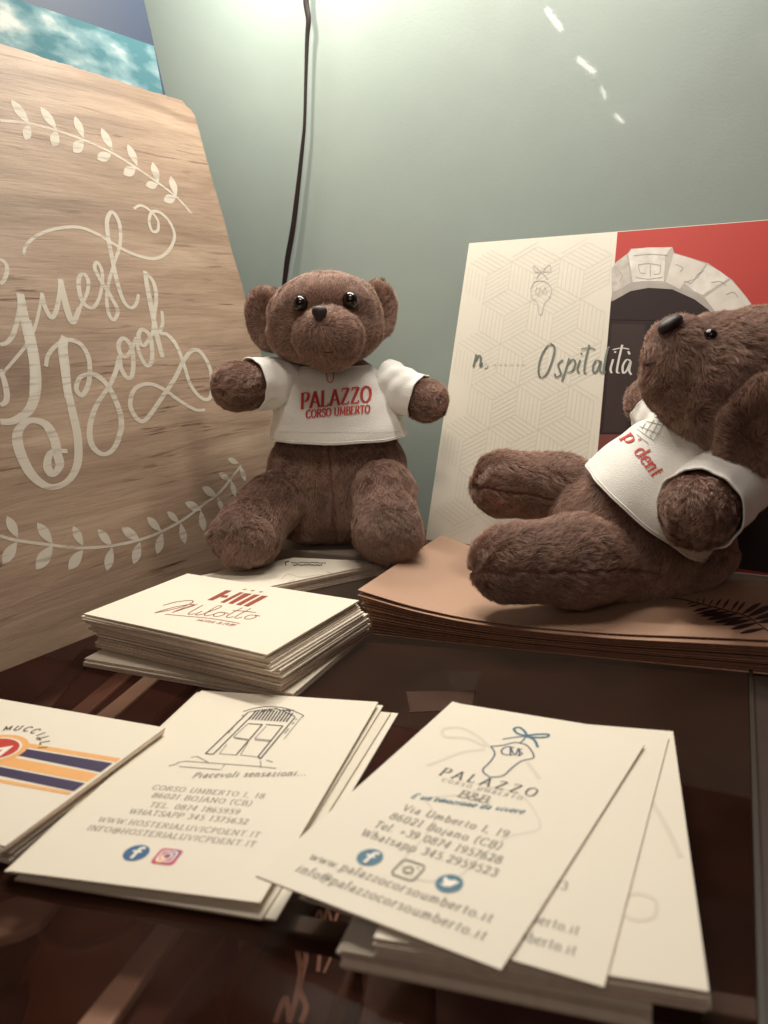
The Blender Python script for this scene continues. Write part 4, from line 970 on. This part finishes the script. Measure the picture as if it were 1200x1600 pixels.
for x, y in ((812, 106), (874, 115), (938, 125)):
    c = K([(x, y)])[0]; pr.poly([c+np.array([math.cos(math.radians(90+36*i)), math.sin(math.radians(90+36*i))])*(1.25 if i % 2 == 0 else .5) for i in range(10)])
pr.build('star_print', M['grey_ink'], oM)
pr = Print(f, .1)
for a, w_ in [([(175,230),(280,203),(370,193),(405,196),(400,210),(330,240),(210,270),(110,290)],.5),([(110,289),(230,252),(360,226),(412,224),(415,232),(340,256),(245,286)],.5),([(245,286),(330,252),(420,226),(445,222)],.4)]: pr.stroke(K(a), w_)
def scr(pts): return [(372+330*x_+92*h_, 300+27*x_-78*h_) for x_, h_ in pts]
for a in [[(.08,.95),(.02,.5),(-.02,.1),(.04,0),(.13,.12)],[(.22,.4),(.16,.1),(.2,0),(.3,.12)],[(.3,.12),(.5,.8),(.5,1.0),(.42,.95),(.36,.4),(.36,.08),(.42,0),(.52,.12)],[(.52,.12),(.62,.4),(.72,.42),(.62,.42),(.56,.2),(.6,.02),(.7,.04),(.78,.25),(.74,.42),(.86,.34)],
          [(1.0,1.0),(.92,.5),(.88,.1),(.94,0),(1.04,.12)],[(1.2,1.0),(1.12,.5),(1.08,.1),(1.14,0),(1.24,.14)],[(.86,.66),(1.1,.7),(1.42,.66)],[(1.44,.42),(1.34,.36),(1.3,.14),(1.36,0),(1.46,.04),(1.53,.26),(1.46,.42),(1.6,.36)]]:
    pr.stroke(K(scr(a)), .4)
pr.stroke(K([(190,300),(360,315),(560,335),(775,372)]), .35)
c = K([(425, 350), (720, 392)]); text(pr, 'HOTEL & PUB', c[0], c[1], (0, 1.8), thick=.15, serif=0, slant=.2)
pr.build('script_logo', M['rust_ink'], oM)
def dr(t):
    if t < .35: return (-1.5+2.5*t*3, -1.4*t, 0.01)
    return (2.6, .6+1.4*t, .012)
stack(cM, zM-.85, 3.6, 0.55, 0.18, 'plain cream card in the tall pile under the bar-logo card, only its edges showing', 'cards in the tall pile under the bar-logo card', jit=0.65, rot=0.010, drift=dr)
bl_, bf_, brr = Z(131, 1031, 3.0), Z(458, 1087, 3.0), Z(577, 985, 3.0)
cX = [bl_+(brr-bf_), brr, bf_, bl_]
for i, zz in enumerate((3.3, 2.2, 1.1)):
    c = jitter(cX, -.4*i, random.gauss(0, .4), random.gauss(0, .004), zz)
    tag(sheet('business_card', Quad(*c), .7, M['card'], M['edge']), 'wider cream card at the foot of the tall pile, sticking out to the front', 'business card', 'wide cards at the foot of the tall pile')
zb_ = 15.6
pA = Z(459, 871, zb_); pB_ = Z(604, 878, zb_); pL = Z(345, 893, zb_); dl = unit(pL-pA)
cK = [pA, pB_, pB_+dl*54, pA+dl*54]
oK = card('business_card', Quad(*cK), .5, 'pale card behind the bar-logo card with small print under the bear feet', 'cream business cards')
qK = Quad(*cK); fk = raysurf(bvh_of(oK)); pr = Print(fk, .08)
for y, x0, x1 in ((879.5, 455, 510), (883, 458, 504)):
    for i in range(14):
        x = x0+(x1-x0)*i/14; pr.ribbon([(x, y+random.uniform(-.8, .8)), (x+3.0, y+random.uniform(-.8, .8))], 1.6)
pr.stroke([(447, 884), (446, 879), (452, 877)], 1.6); pr.build('small_print', M['ink'], oK)
pr = Print(fk, .08)
for a in [[(440,905),(450,897),(470,902),(500,898),(515,903)],[(510,893),(518,897),(516,902)],[(445,912),(460,906),(455,915)],[(612-12,884),(600,888),(602,892)]]: pr.stroke(a, 1.2)
pr.build('faint_drawing', M['pale_ink'], oK)
for i in range(6):
    c = jitter(cK, random.gauss(0, .4), random.gauss(0, .4), random.gauss(0, .004), zb_-.75-.75*i*1.0)
    tag(sheet('business_card', Quad(*c), .55, M['card'], M['edge']), 'plain card below the small-print card at the back of the tall pile', 'business card', 'cards below the small-print card')
hb = jitter(cK, 0, 0, 0, zb_-5.3)
tag(box('card_box', np.array([hb[3][0], hb[3][1], 0.05]), hb[2]-hb[3], hb[0]-hb[3], zb_-5.3, M['greybox']), 'low grey box hidden under the cards at the back of the tall pile', 'box')
# box under the seated bear
bx0 = np.array([-67, 374, 0.05]); tag(box('gift_box', bx0, UD*68, VD*46, 15.6, M['greybox'], bevel=.8), 'low grey-brown box on which the upright bear sits', 'box')

# ================================================================== teddy bears
def ico(sub):
    bm = bmesh.new(); bmesh.ops.create_icosphere(bm, subdivisions=sub, radius=1); bm.verts.ensure_lookup_table()
    V = np.array([v.co[:] for v in bm.verts]); Fc = [tuple(v.index for v in f_.verts) for f_ in bm.faces]; bm.free(); return V, Fc
ICO = {s_: ico(s_) for s_ in (4, 5)}
def e_ell(c, r, R=None):
    c = np.array(c, float); r = np.array(r, float); R = np.eye(3) if R is None else np.array(R)
    def f_(p):
        q = (p-c)@R.T; k0 = np.linalg.norm(q/r, axis=-1); k1_ = np.linalg.norm(q/(r*r), axis=-1); return k0*(k0-1)/np.maximum(k1_, 1e-9)
    return f_
def e_cap(a, b, ra, rb):
    a, b = np.array(a, float), np.array(b, float)
    def f_(p):
        ab = b-a; t = np.clip(((p-a)@ab)/(ab@ab), 0, 1); return np.linalg.norm(p-a-t[..., None]*ab, axis=-1)-(ra+(rb-ra)*t)
    return f_
def smin(fs, k):
    def f_(p):
        d = fs[0](p)
        for g_ in fs[1:]:
            e = g_(p); h = np.clip(.5+.5*(e-d)/k, 0, 1); d = e*(1-h)+d*h-k*h*(1-h)
        return d
    return f_
def lump(P, s_, a, seed=0):
    r = np.random.default_rng(seed); o = np.zeros(len(P))
    for i in range(7):
        kx = r.normal(size=3)*s_; o += np.sin(P@kx+r.uniform(0, 6.3))/7
    return o*a
def starshape(sdf, c, rmax, sub=5, lumps=0.7, seed=1):
    D, Fc = ICO[sub]; c = np.array(c, float); ts = np.linspace(0, rmax, 160); hit = np.full(len(D), .5)
    last = np.full(len(D), -1.0)
    prev = sdf(c+D*ts[0])
    for i in range(1, len(ts)):
        cur = sdf(c+D*ts[i]); m_ = (prev < 0) & (cur >= 0); last[m_] = ts[i-1]; prev = cur
    lo = np.maximum(last, 0); hi = lo+ts[1]
    for _ in range(12):
        mid = (lo+hi)/2; v = sdf(c+D*mid[:, None]); lo = np.where(v < 0, mid, lo); hi = np.where(v < 0, hi, mid)
    V = c+D*lo[:, None]; V = V+D*lump(V, .16, lumps, seed)[:, None]
    return V, Fc
def vnoise(P, s_, seed):
    r = np.random.default_rng(seed); o = np.zeros((len(P), 3))
    for i in range(10):
        k = r.normal(size=3)*s_; a = r.normal(size=3); o += np.sin(P@k+r.uniform(0, 6.3))[:, None]*a/3.2
    return o
def fur(V, Fc, parent, flow, dens=7.0, length=3.0, lift=.55, mask=None, seed=0, mat='fur', rad=.06, clump=.55, seam=None):
    r = np.random.default_rng(seed); Fa = np.array(Fc); A_, B_, C_ = V[Fa[:, 0]], V[Fa[:, 1]], V[Fa[:, 2]]
    nn = np.cross(B_-A_, C_-A_); ar = np.linalg.norm(nn, axis=1)/2; nn /= np.maximum(2*ar, 1e-9)[:, None]
    # smooth normals
    vn = np.zeros_like(V)
    for i in range(3): np.add.at(vn, Fa[:, i], nn*ar[:, None])
    vn /= np.maximum(np.linalg.norm(vn, axis=1), 1e-9)[:, None]
    cnt = int(ar.sum()*dens*1.5); idx = r.choice(len(Fa), cnt, p=ar/ar.sum()); u_, v_ = r.random(cnt), r.random(cnt); fl = u_+v_ > 1; u_[fl], v_[fl] = 1-u_[fl], 1-v_[fl]
    w_ = 1-u_-v_; P = A_[idx]*w_[:, None]+B_[idx]*u_[:, None]+C_[idx]*v_[:, None]
    Nn = vn[Fa[idx, 0]]*w_[:, None]+vn[Fa[idx, 1]]*u_[:, None]+vn[Fa[idx, 2]]*v_[:, None]; Nn /= np.linalg.norm(Nn, axis=1)[:, None]
    if mask is not None:
        k = mask(P); P, Nn = P[k], Nn[k]
    if seam is not None:
        sc_, sn_ = np.array(seam[0], float), unit(seam[1]); dd = (P-sc_)@sn_; k = (np.abs(dd) > .22); P, Nn, dd = P[k], Nn[k], dd[k]
    # drop strands facing well away from anything visible is not done: the toy is furred all round
    n_ = len(P); Fd = flow(P, Nn)+(0 if seam is None else (np.sign(dd)*np.exp(-(dd/2.2)**2)*.75)[:, None]*sn_)+vnoise(P, .55, seed+5)*clump+vnoise(P, 1.6, seed+9)*clump*.55
    Fd = Fd-(Fd*Nn).sum(1)[:, None]*Nn; Fd /= np.maximum(np.linalg.norm(Fd, axis=1), .35)[:, None]
    Ln = length*r.uniform(.6, 1.15, n_)*(1+.25*np.clip(vnoise(P, .3, seed+3)[:, 0], -1, 1)); rnd = r.normal(size=(n_, 3))*.12
    lf = lift+np.clip(vnoise(P, .7, seed+13)[:, 1], -1, 1)*.22
    out = np.zeros((n_, 4, 3)); out[:, 0] = P-Nn*.3
    for j in range(1, 4):
        t = j/3; d = Nn*(lf[:, None]*(t-.35*t*t)*1.25)+(Fd+rnd)*(.35*t+.6*t*t); out[:, j] = P+d*Ln[:, None]
    hc = bpy.data.hair_curves.new('fur'); hc.add_curves([4]*n_)
    base = origin(parent)
    hc.points.foreach_set('position', ((out-base)*MM).astype(np.float32).ravel())
    at = hc.attributes.get('radius') or hc.attributes.new('radius', 'FLOAT', 'POINT')
    at.data.foreach_set('value', np.tile(np.array([1, .95, .75, .25])*rad*MM, n_).astype(np.float32))
    hc.materials.append(M[mat]); o = bpy.data.objects.new('fur', hc); COL.objects.link(o); o.parent = parent
    return o
def part(name, V, Fc, parent, flow, mat='skin', **kw):
    o = mk(name, V, Fc, M[mat], parent, smooth=True); fur(V, Fc, o, flow, **kw); return o
def away(c, k=1.0):
    c = np.array(c, float)
    def f_(P, n_):
        d = P-c; return d/np.maximum(np.linalg.norm(d, axis=1), 1e-6)[:, None]*k
    return f_
def const(v): v = unit(v); return lambda P, n_: np.tile(v, (len(P), 1))

def ring_tube(cent, ax_u, ax_v, ru, rv, n=64, wr=None):
    V = []; k = len(cent)
    for j in range(k):
        for i in range(n):
            a = 2*math.pi*i/n; V.append(cent[j]+ax_u[j]*ru[j]*math.cos(a)+ax_v[j]*rv[j]*math.sin(a))
    V = np.array(V)
    Fc = [(j*n+i, j*n+(i+1) % n, (j+1)*n+(i+1) % n, (j+1)*n+i) for j in range(k-1) for i in range(n)]
    return V, Fc
def folds(V, k, n, seed, amp=.55, cross=0.0):
    r = np.random.default_rng(seed); V = V.reshape(k, n, 3).copy(); a = np.linspace(0, 2*np.pi, n, endpoint=False)
    ph = r.uniform(0, 6.3, 6); fr_ = np.array([5, 7, 9, 11, 4, 13])
    for j in range(k):
        t = j/(k-1); c = V[j].mean(0); w_ = sum(np.sin(f_*a+p_+1.3*t*math.sin(p_)) for f_, p_ in zip(fr_, ph))/6
        e = (1-t)**1.5*amp*1.3+max(0, t-.5)*amp*1.6; d = V[j]-c; w2 = cross*np.sin(t*17+2.2*np.sin(a+ph[0])+1.3*np.sin(2*a+ph[1]))*(.25+.75*(1-t if cross > .6 else t))*min(1, 6*t)*min(1, 6*(1-t)); V[j] = c+d*(1+((w_*e+w2)/np.linalg.norm(d, axis=1))[:, None])
    return V.reshape(-1, 3)
def rim(name, ring, c, r_, parent, out=0.0):
    ring = ring+unit_rows(ring-c)*out; P = np.vstack([ring, ring[:1]]); n = 8; d = np.roll(ring, -1, 0)-np.roll(ring, 1, 0); d = unit_rows(np.vstack([d, d[:1]])); o_ = unit_rows(P-c); V = []
    for j in range(len(P)):
        b_ = np.cross(d[j], o_[j])
        for i in range(n): t = 2*math.pi*i/n; V.append(P[j]+(o_[j]*math.cos(t)+b_*math.sin(t))*r_)
    return mk(name, V, [(j*n+i, j*n+(i+1) % n, (j+1)*n+(i+1) % n, (j+1)*n+i) for j in range(len(P)-1) for i in range(n)], M['shirt'], parent, smooth=True)
def cloth(name, V, Fc, parent, th=0.6, wr=0.5, seed=3):
    me_c = V.mean(0); V2 = V+unit_rows(V-me_c)*lump(V, .22, wr, seed)[:, None]
    o = mk(name, V2, Fc, M['shirt'], parent, smooth=True)
    s_ = o.modifiers.new('s', 'SOLIDIFY'); s_.thickness = th*MM; s_.offset = 0
    b_ = o.modifiers.new('d', 'SUBSURF'); b_.levels = 1; b_.render_levels = 1
    return o, V2
def eye_at(head, bv, px, r, parent):
    d = ray(*px); h = bv.ray_cast(Vector(CAM), Vector(d)); p = np.array(h[0])+np.array(h[1])*(r*.12)
    V, Fc = ICO[4]; o = mk('eye', p+V*np.array([r, r, r]), Fc, M['black_gloss'], parent, smooth=True); return p
def shirt_body(parent, hem, neck, side, front, prof, name='shirt', nz=18, hemtilt=None, seed=3, wr=.5):
    """rings from hem to neck; prof(t)->(r_side, r_front)"""
    cen = []; au = []; av = []; ru = []; rv = []
    for j in range(nz+1):
        t = j/nz; cen.append(hem+(neck-hem)*t); au.append(side); av.append(front); a, b = prof(t); ru.append(a); rv.append(b)
    V, Fc = ring_tube(cen, au, av, ru, rv, 72)
    V = folds(V, nz+1, 72, seed, .7, .42)
    o, V2 = cloth(name, V, Fc, parent, wr=wr, seed=seed)
    rim('hem', V2[:72], np.mean(V2[:72], 0), .40, o); rim('hem_fold', V2[72:144]*.35+V2[:72]*.65, np.mean(V2[:72], 0), .30, o, .22)
    rim('collar', V2[-72:], np.mean(V2[-72:], 0), .42, o)
    return o, V2

# ---------------- upright bear
b1 = root('teddy_bear', (*Y(530, 800, 372)[:2], 15.8), 'upright brown teddy bear in a white shirt with red capital lettering', 'teddy bear', 'brown plush teddy bears')
down = np.array([0, 0, -1.]); camd = unit(CAM-Y(510, 520, 370))
# head
hc_ = Y(508, 500, 372)
sdf = smin([e_ell(hc_, (25.4, 22, 20.0)), e_ell(Y(510, 473, 366), (20.5, 17, 11.8)), e_ell(Y(514, 527, 351.5), (14.6, 15, 12.6)), e_ell(Y(518, 548, 354), (10.6, 11, 7.4)), e_ell(Y(508, 520, 368), (25.2, 17, 13.6))], 2.2)
HV, HF = starshape(sdf, Y(511, 515, 365), 60, 5, .5, 3)
mz = Y(512, 545, 334); nosep = Y(500, 512, 340)
def hflow(P, n_):
    d1 = unit_rows(P-nosep); return d1
head1 = part('head', HV, HF, b1, hflow, dens=8, length=2.0, lift=.36, seed=11, clump=.4)
bv = BVHTree.FromPolygons([tuple(v) for v in HV], HF)
eye_at(None, bv, (470, 474), 3.3, head1); eye_at(None, bv, (547, 469), 3.6, head1)
d = ray(500, 494); h = bv.ray_cast(Vector(CAM), Vector(d)); np_ = np.array(h[0]); nn_ = np.array(h[1])
V_, F_ = ICO[4]; nv = V_.copy(); zz = nv[:, 2]; nv[:, 0] *= 4.3*(0.62+0.45*zz); nv[:, 1] *= 2.3*(.8+.2*zz); nv[:, 2] = zz*3.8
mk('nose', np_+np.array([0, -1.2, .3])+nv, F_, M['nose'], head1, smooth=True)
# mouth stitch
def onhead(px, off=.9):
    h = bv.ray_cast(Vector(CAM), Vector(ray(*px))); return np.array(h[0])+np.array(h[1])*off
thread('mouth', [onhead(p) for p in ((506, 548), (513, 549), (520, 548))], .2, M['thread'], head1)
# ears
def ear(center, ru, rv, rd, facing, tilt, parent, seed):
    fdir = unit(facing); upv = unit(np.array(tilt)-np.dot(tilt, fdir)*fdir); rt = np.cross(upv, fdir); R = np.stack([rt, fdir, upv])
    c = np.array(center, float)
    base_ = e_ell(c, (ru, rd, rv), R); dent = e_ell(c+fdir*rd*1.15, (ru*.72, rd*.8, rv*.72), R)
    def f_(p):
        a, b = base_(p), -dent(p); h_ = np.clip(.5-.5*(b-a)/2, 0, 1); return a*h_+b*(1-h_)+2*h_*(1-h_)
    V, Fc = starshape(f_, c-fdir*rd*.3, 40, 4, .4, seed)
    return part('ear', V, Fc, parent, away(c-upv*4), dens=8, length=2.3, lift=.4, seed=seed, clump=.4)
ear(Y(419, 498, 375), 10.8, 14.4, 5.8, (-.38, -.92, .1), (-.28, 0, 1), b1, 21)
ear(Y(590, 485, 377), 9.6, 13.2, 5.4, (.62, -.78, .1), (.25, 0, 1), b1, 22)
# body
tc_ = Y(530, 700, 378)
sdf = smin([e_ell(Y(527, 740, 376), (32, 25, 28)), e_ell(Y(525, 640, 378), (25, 20, 27)), e_ell(Y(533, 790, 378), (31, 26, 17))], 8)
V, Fc = starshape(sdf, tc_, 80, 5, .7, 4)
hemz = Y(530, 684, 350)[2]
body1 = part('body', V, Fc, b1, lambda P, n_: np.tile(down, (len(P), 1))+np.array([.0, -.2, 0]), dens=7, length=2.1, lift=.4, seed=12, mask=lambda P: P[:, 2] < hemz+6, seam=(Y(515, 720, 350), (1, -.04, 0)))
# legs with foot pads
def leg(hip, knee, foot, r_h, r_f, padn, parent, seed, padr, sq=1.0):
    c = (np.array(hip)+np.array(knee)+np.array(foot))/3
    padn = unit(padn)
    sdf = smin([e_cap(hip, knee, r_h, r_h*.98), e_cap(knee, foot, r_h*.98, r_f), e_ell(np.array(foot)+np.array([0, 0, 1.5]), (r_f*1.06, r_f*.8, r_f*1.05))], 6)
    V, Fc = starshape(sdf, (np.array(knee)*.55+np.array(foot)*.45), 70, 5, .8, seed)
    ax = unit(np.array(foot)-np.array(hip))
    lg = part('leg', V, Fc, parent, lambda P, n_: np.tile(ax*.5+down*.7, (len(P), 1)), dens=7, length=2.0, lift=.42, seed=seed,
              mask=lambda P: (P-np.array(foot))@padn < r_f*.78)
    upv = unit(np.array([0, 0, 1.])-padn[2]*padn); rt = np.cross(upv, padn); R = np.stack([rt, padn, upv])
    pc = np.array(foot)+padn*r_f*.70
    V, Fc = starshape(e_ell(pc, (padr[0], r_f*.42, padr[1]), R), pc, 40, 4, .3, seed+1)
    pad = mk('foot_pad', V, Fc, M['skin'], lg, smooth=True)
    fur(V, Fc, lg, lambda P, n_: np.tile(-upv, (len(P), 1)), dens=13, length=2.1, lift=.75, seed=seed+2, mat='fur_pad', clump=.6).name = 'pad_fur'
    th = np.linspace(0, 2*math.pi, 28)
    return lg
fl1 = Y(388, 838, 336); fr1 = Y(606, 832, 336)
leg(Y(462, 762, 372), Y(424, 790, 352), fl1, 12.2, 12.4, (-.20, -1, .10), b1, 31, (13.6, 10.6))
leg(Y(590, 755, 372), Y(600, 770, 352), fr1, 12.4, 12.6, (.10, -1, .12), b1, 34, (13.0, 10.8))
# tail-side tuft between the legs
V, Fc = starshape(e_ell(Y(490, 822, 366), (16, 10, 7)), Y(490, 822, 366), 40, 4, .5, 8)
part('seat_tuft', V, Fc, b1, const((1, 0, -.3)), dens=7, length=2.1, lift=.3, seed=41)
# arms
def arm(sh_, paw, ra, rb, parent, seed, cuff=.35, dens=7, seam=None):
    sdf = smin([e_cap(sh_, paw, ra, rb), e_ell(paw, (rb*1.08,)*3)], 4); ax = unit(np.array(paw)-np.array(sh_))
    V, Fc = starshape(sdf, (np.array(sh_)+np.array(paw))/2, 60, 5, .5, seed); L_ = np.linalg.norm(np.array(paw)-np.array(sh_))
    return part('arm', V, Fc, parent, lambda P, n_: np.tile(ax, (len(P), 1)), dens=dens, length=2.1, lift=.45, seed=seed, mask=lambda P: (P-np.array(sh_))@ax > L_*cuff, seam=seam)
shl, pwl = Y(445, 600, 374), Y(369, 603, 354); shr, pwr = Y(608, 605, 376), Y(668, 626, 366)
arm(shl, pwl, 9.4, 8.8, b1, 51); arm(shr, pwr, 8.8, 7.5, b1, 54)
# shirt
hem, neck = Y(529, 680, 376), Y(520, 572, 378); hem[0] += 0
sd = unit((1, 0.02, -.03)); fr = unit((0.03, -1, 0.0))
prof = lambda t: (np.interp(t, [0, .12, .3, .55, .75, .9, 1], [31.4, 30.6, 28.8, 26.6, 25.2, 21.5, 17.5]), np.interp(t, [0, .12, .3, .55, .75, .9, 1], [28.5, 28, 26.8, 24.5, 21.5, 18, 15]))
sh1, SV = shirt_body(b1, hem, neck, sd, fr, prof, seed=5, wr=.9)
def sleeve(parent, a, b, ra, rb, seed, shirt):
    a, b = np.array(a, float), np.array(b, float); ax = unit(b-a); s_ = unit(np.cross(ax, [0.1, .2, 1.])); t_ = np.cross(ax, s_); n_ = 20
    cen = [a+(b-a)*j/n_ for j in range(n_+1)]; rr_ = [np.interp(j/n_, [0, .3, .9, 1], [ra, (ra*.6+rb*.4), rb, rb*1.03]) for j in range(n_+1)]
    V, Fc = ring_tube(cen, [s_]*(n_+1), [t_]*(n_+1), rr_, rr_, 48)
    V = folds(V[::-1].reshape(n_+1, 48, 3)[:, ::-1].reshape(-1, 3), n_+1, 48, seed, .6, -.55)
    Fc = [(j*48+i, j*48+(i+1) % 48, (j+1)*48+(i+1) % 48, (j+1)*48+i) for j in range(n_) for i in range(48)]
    o, V2 = cloth('sleeve', V, Fc, shirt, wr=1.2, seed=seed)
    # gathered creases towards the armpit
    rim_ = V2[:48]; rm = rim('cuff', rim_, rim_.mean(0), .40, parent); rm.parent = shirt; rm.matrix_parent_inverse = Matrix()
    return o
def lerp(a, b, t): return np.array(a)+(np.array(b)-np.array(a))*t
sleeve(b1, lerp(shl, pwl, -.12), lerp(shl, pwl, .72), 12.0, 11.0, 61, sh1)
sleeve(b1, lerp(shr, pwr, -.12), lerp(shr, pwr, .80), 12.0, 10.2, 62, sh1)
bs = BVHTree.FromPolygons([tuple(v) for v in SV], [tuple(p.vertices) for p in sh1.data.polygons])
rs = raysurf(bs); pr = Print(rs, .62)
text(pr, 'PALAZZO', (471, 640), (579, 628), (0.5, -25), thick=.17, thin=.07, track=10)
text(pr, 'CORSO UMBERTO', (479, 654), (577, 645), (0.5, -12), thick=.2, thin=.1, track=8)
pr.stroke([(509, 578), (511, 588), (512, 596), (517, 599), (521, 594), (521, 586), (523, 578)], 1.4)
pr.build('lettering', M['red_ink'], sh1)
pr = Print(rs, .5); nseg = 60
pr.ribbon([(x, 674.5+1.5*math.sin((x-425)/200*3.1)) for x in np.linspace(436, 624, nseg)], .7)
pr.build('hem_stitch', M['pale_ink'], sh1)

# ---------------- reclining bear
SB = 1.08
def Y2(x, y, yv): return Y(x, y, yv*SB)
def e_ell2(c, r, R=None): return e_ell(c, np.array(r)*SB, R)
def e_cap2(a, b, ra, rb): return e_cap(a, b, ra*SB, rb*SB)
b2 = root('teddy_bear', (*Z(1000, 930, 9.5)[:2], 9.5), 'reclining brown teddy bear facing left in a white shirt, upon the peach folders', 'teddy bear', 'brown plush teddy bears')
hc2 = Y2(1160, 615, 270)
sdf = smin([e_ell2(hc2, (26, 25, 25)), e_ell2(Y2(1120, 590, 266), (20, 20, 20)), e_ell2(Y2(1062, 562, 264), (11.6, 12.4, 13.2)), e_ell2(Y2(1044, 592, 264), (7.8, 10, 11.0)), e_ell2(Y2(1180, 560, 268), (18, 20, 16))], 2.0)
HV, HF = starshape(sdf, Y2(1120, 590, 267), 80, 5, .5, 7)
nose2 = Y2(1046, 505, 258)
head2 = part('head', HV, HF, b2, lambda P, n_: unit_rows(P-nose2), dens=8, length=2.5, lift=.5, seed=71, clump=.6)
bv = BVHTree.FromPolygons([tuple(v) for v in HV], HF)
eye_at(None, bv, (1110, 525), 2.3, head2)
cnt_ = Y2(1047, 506, 257.5); R2 = [unit((1, 0.1, .55)), None, None]; uu = R2[0]; ww = unit(np.cross(uu, (0, 1, 0))); vv = np.cross(ww, uu)
V_, F_ = ICO[4]; mk('nose', cnt_+np.outer(V_[:, 0]*4.6, uu)+np.outer(V_[:, 1]*3.4, vv)+np.outer(V_[:, 2]*2.3, ww), F_, M['nose'], head2, smooth=True)
def onh2(px, off=.9):
    h = bv.ray_cast(Vector(CAM), Vector(ray(*px))); return None if h[0] is None else np.array(h[0])+np.array(h[1])*off
pts = [onh2(p) for p in ((1014, 569), (1020, 567), (1027, 566))]; pts = [p for p in pts if p is not None]
if len(pts) > 2: thread('mouth', pts, .6, M['thread'], head2)
ear(Y2(1190, 668, 246), 13*SB, 17*SB, 6*SB, (-.1, -.95, -.2), (.35, 0, 1), b2, 73)
tc2 = Y2(1010, 830, 284)
sdf = smin([e_ell2(Y2(985, 840, 284), (24, 26, 24)), e_ell2(Y2(1045, 775, 280), (23, 23, 23)), e_ell2(Y2(1090, 700, 276), (17, 17, 17)), e_ell2(Y2(1060, 850, 286), (20, 22, 17)), e_ell2(Y2(915, 800, 296), (14, 14, 12))], 8)
V, Fc = starshape(sdf, Y2(1020, 810, 283), 90, 5, .7, 9)
hem2 = Y2(1011, 797, 280); nk2 = Y2(1114, 682, 274); ax2 = unit(nk2-hem2)
part('body', V, Fc, b2, lambda P, n_: np.tile(-ax2+np.array([0, -.1, -.2]), (len(P), 1)), dens=7, length=2.5, lift=.45, seed=74, mask=lambda P: (P-hem2)@ax2 < 8)
def leg2(hip, mid, foot, rh, rm, rf, seed, padc, padr_, padn):
    sdf = smin([e_cap2(hip, mid, rh, rm), e_cap2(mid, foot, rm, rf)], 6); V, Fc = starshape(sdf, (np.array(mid)*.8+np.array(foot)*.2), 80, 5, .8, seed); ax = unit(np.array(hip)-np.array(foot))
    ft = np.array(foot)
    vd = unit(ft-CAM); sn = unit(np.cross(ax, vd)); lg = part('leg', V, Fc, b2, lambda P, n_: unit_rows(P-(ft-ax*rf*.6))*.6+ax*.8, dens=8, length=2.5, lift=.45, seed=seed, clump=.6, seam=(ft-np.array([0, 0, 3.0]), sn))
    return lg
leg2(Y2(985, 878, 272), Y2(900, 876, 262), Y2(796, 880, 258), 12, 14.0, 12.6, 81, None, None, None)
leg2(Y2(930, 778, 300), Y2(870, 762, 304), Y2(789, 756, 306), 11.5, 11.0, 12.6, 84, None, None, None)
# shirt of the reclining bear
sd2 = unit(np.cross(ax2, np.array([0, 1, 0.]))); fr2 = np.cross(sd2, ax2)
prof2 = lambda t: (np.interp(t, [0, .12, .35, .6, .85, 1], np.array([26.5, 26, 24.5, 22, 18.5, 15.5])*SB), np.interp(t, [0, .12, .35, .6, .85, 1], np.array([27.5, 27, 25.5, 22.5, 18, 15])*SB))
sh2, SV2 = shirt_body(b2, hem2, nk2, sd2, fr2, prof2, seed=15, wr=.9)
s2a, p2a = Y2(1146, 745, 264), Y2(1090, 800, 240)
arm(s2a, p2a, 10.5*SB, 9.6*SB, b2, 91, cuff=.4, seam=(p2a, (1, .1, .1)))
sleeve(b2, lerp(s2a, p2a, -.1), lerp(s2a, p2a, .93), 13.8*SB, 12.6*SB, 92, sh2)
s3a, p3a = Y2(1060, 680, 296), Y2(1016, 628, 312)
arm(s3a, p3a, 8.5*SB, 8*SB, b2, 94, cuff=.6, dens=6); sleeve(b2, s3a, lerp(s3a, p3a, .75), 10.5*SB, 9.8*SB, 95, sh2)
bs = BVHTree.FromPolygons([tuple(v) for v in SV2], [tuple(p.vertices) for p in sh2.data.polygons]); rs = raysurf(bs)
pr = Print(rs, .62)
text(pr, "p' dent", (974, 684), (1021, 748), (19, -11), thick=.15, thin=.07, track=3)
pr.build('lettering', M['red_ink'], sh2)
pr = Print(rs, .62)
for a in [[(1004,672),(1022,645)],[(1009,678),(1030,648)],[(1016,684),(1036,650)],[(1022,690),(1040,660)],[(996,672),(1022,690)],[(1000,668),(1030,680)],[(1010,660),(1034,666)],[(1016,652),(1036,656)],[(996,680),(1014,694)],[(1022,645),(1040,644)]]: pr.ribbon([lerp(a[0], a[1], t) for t in np.linspace(0, 1, 4)], .9)
pr.build('door_drawing', M['grey_ink'], sh2)
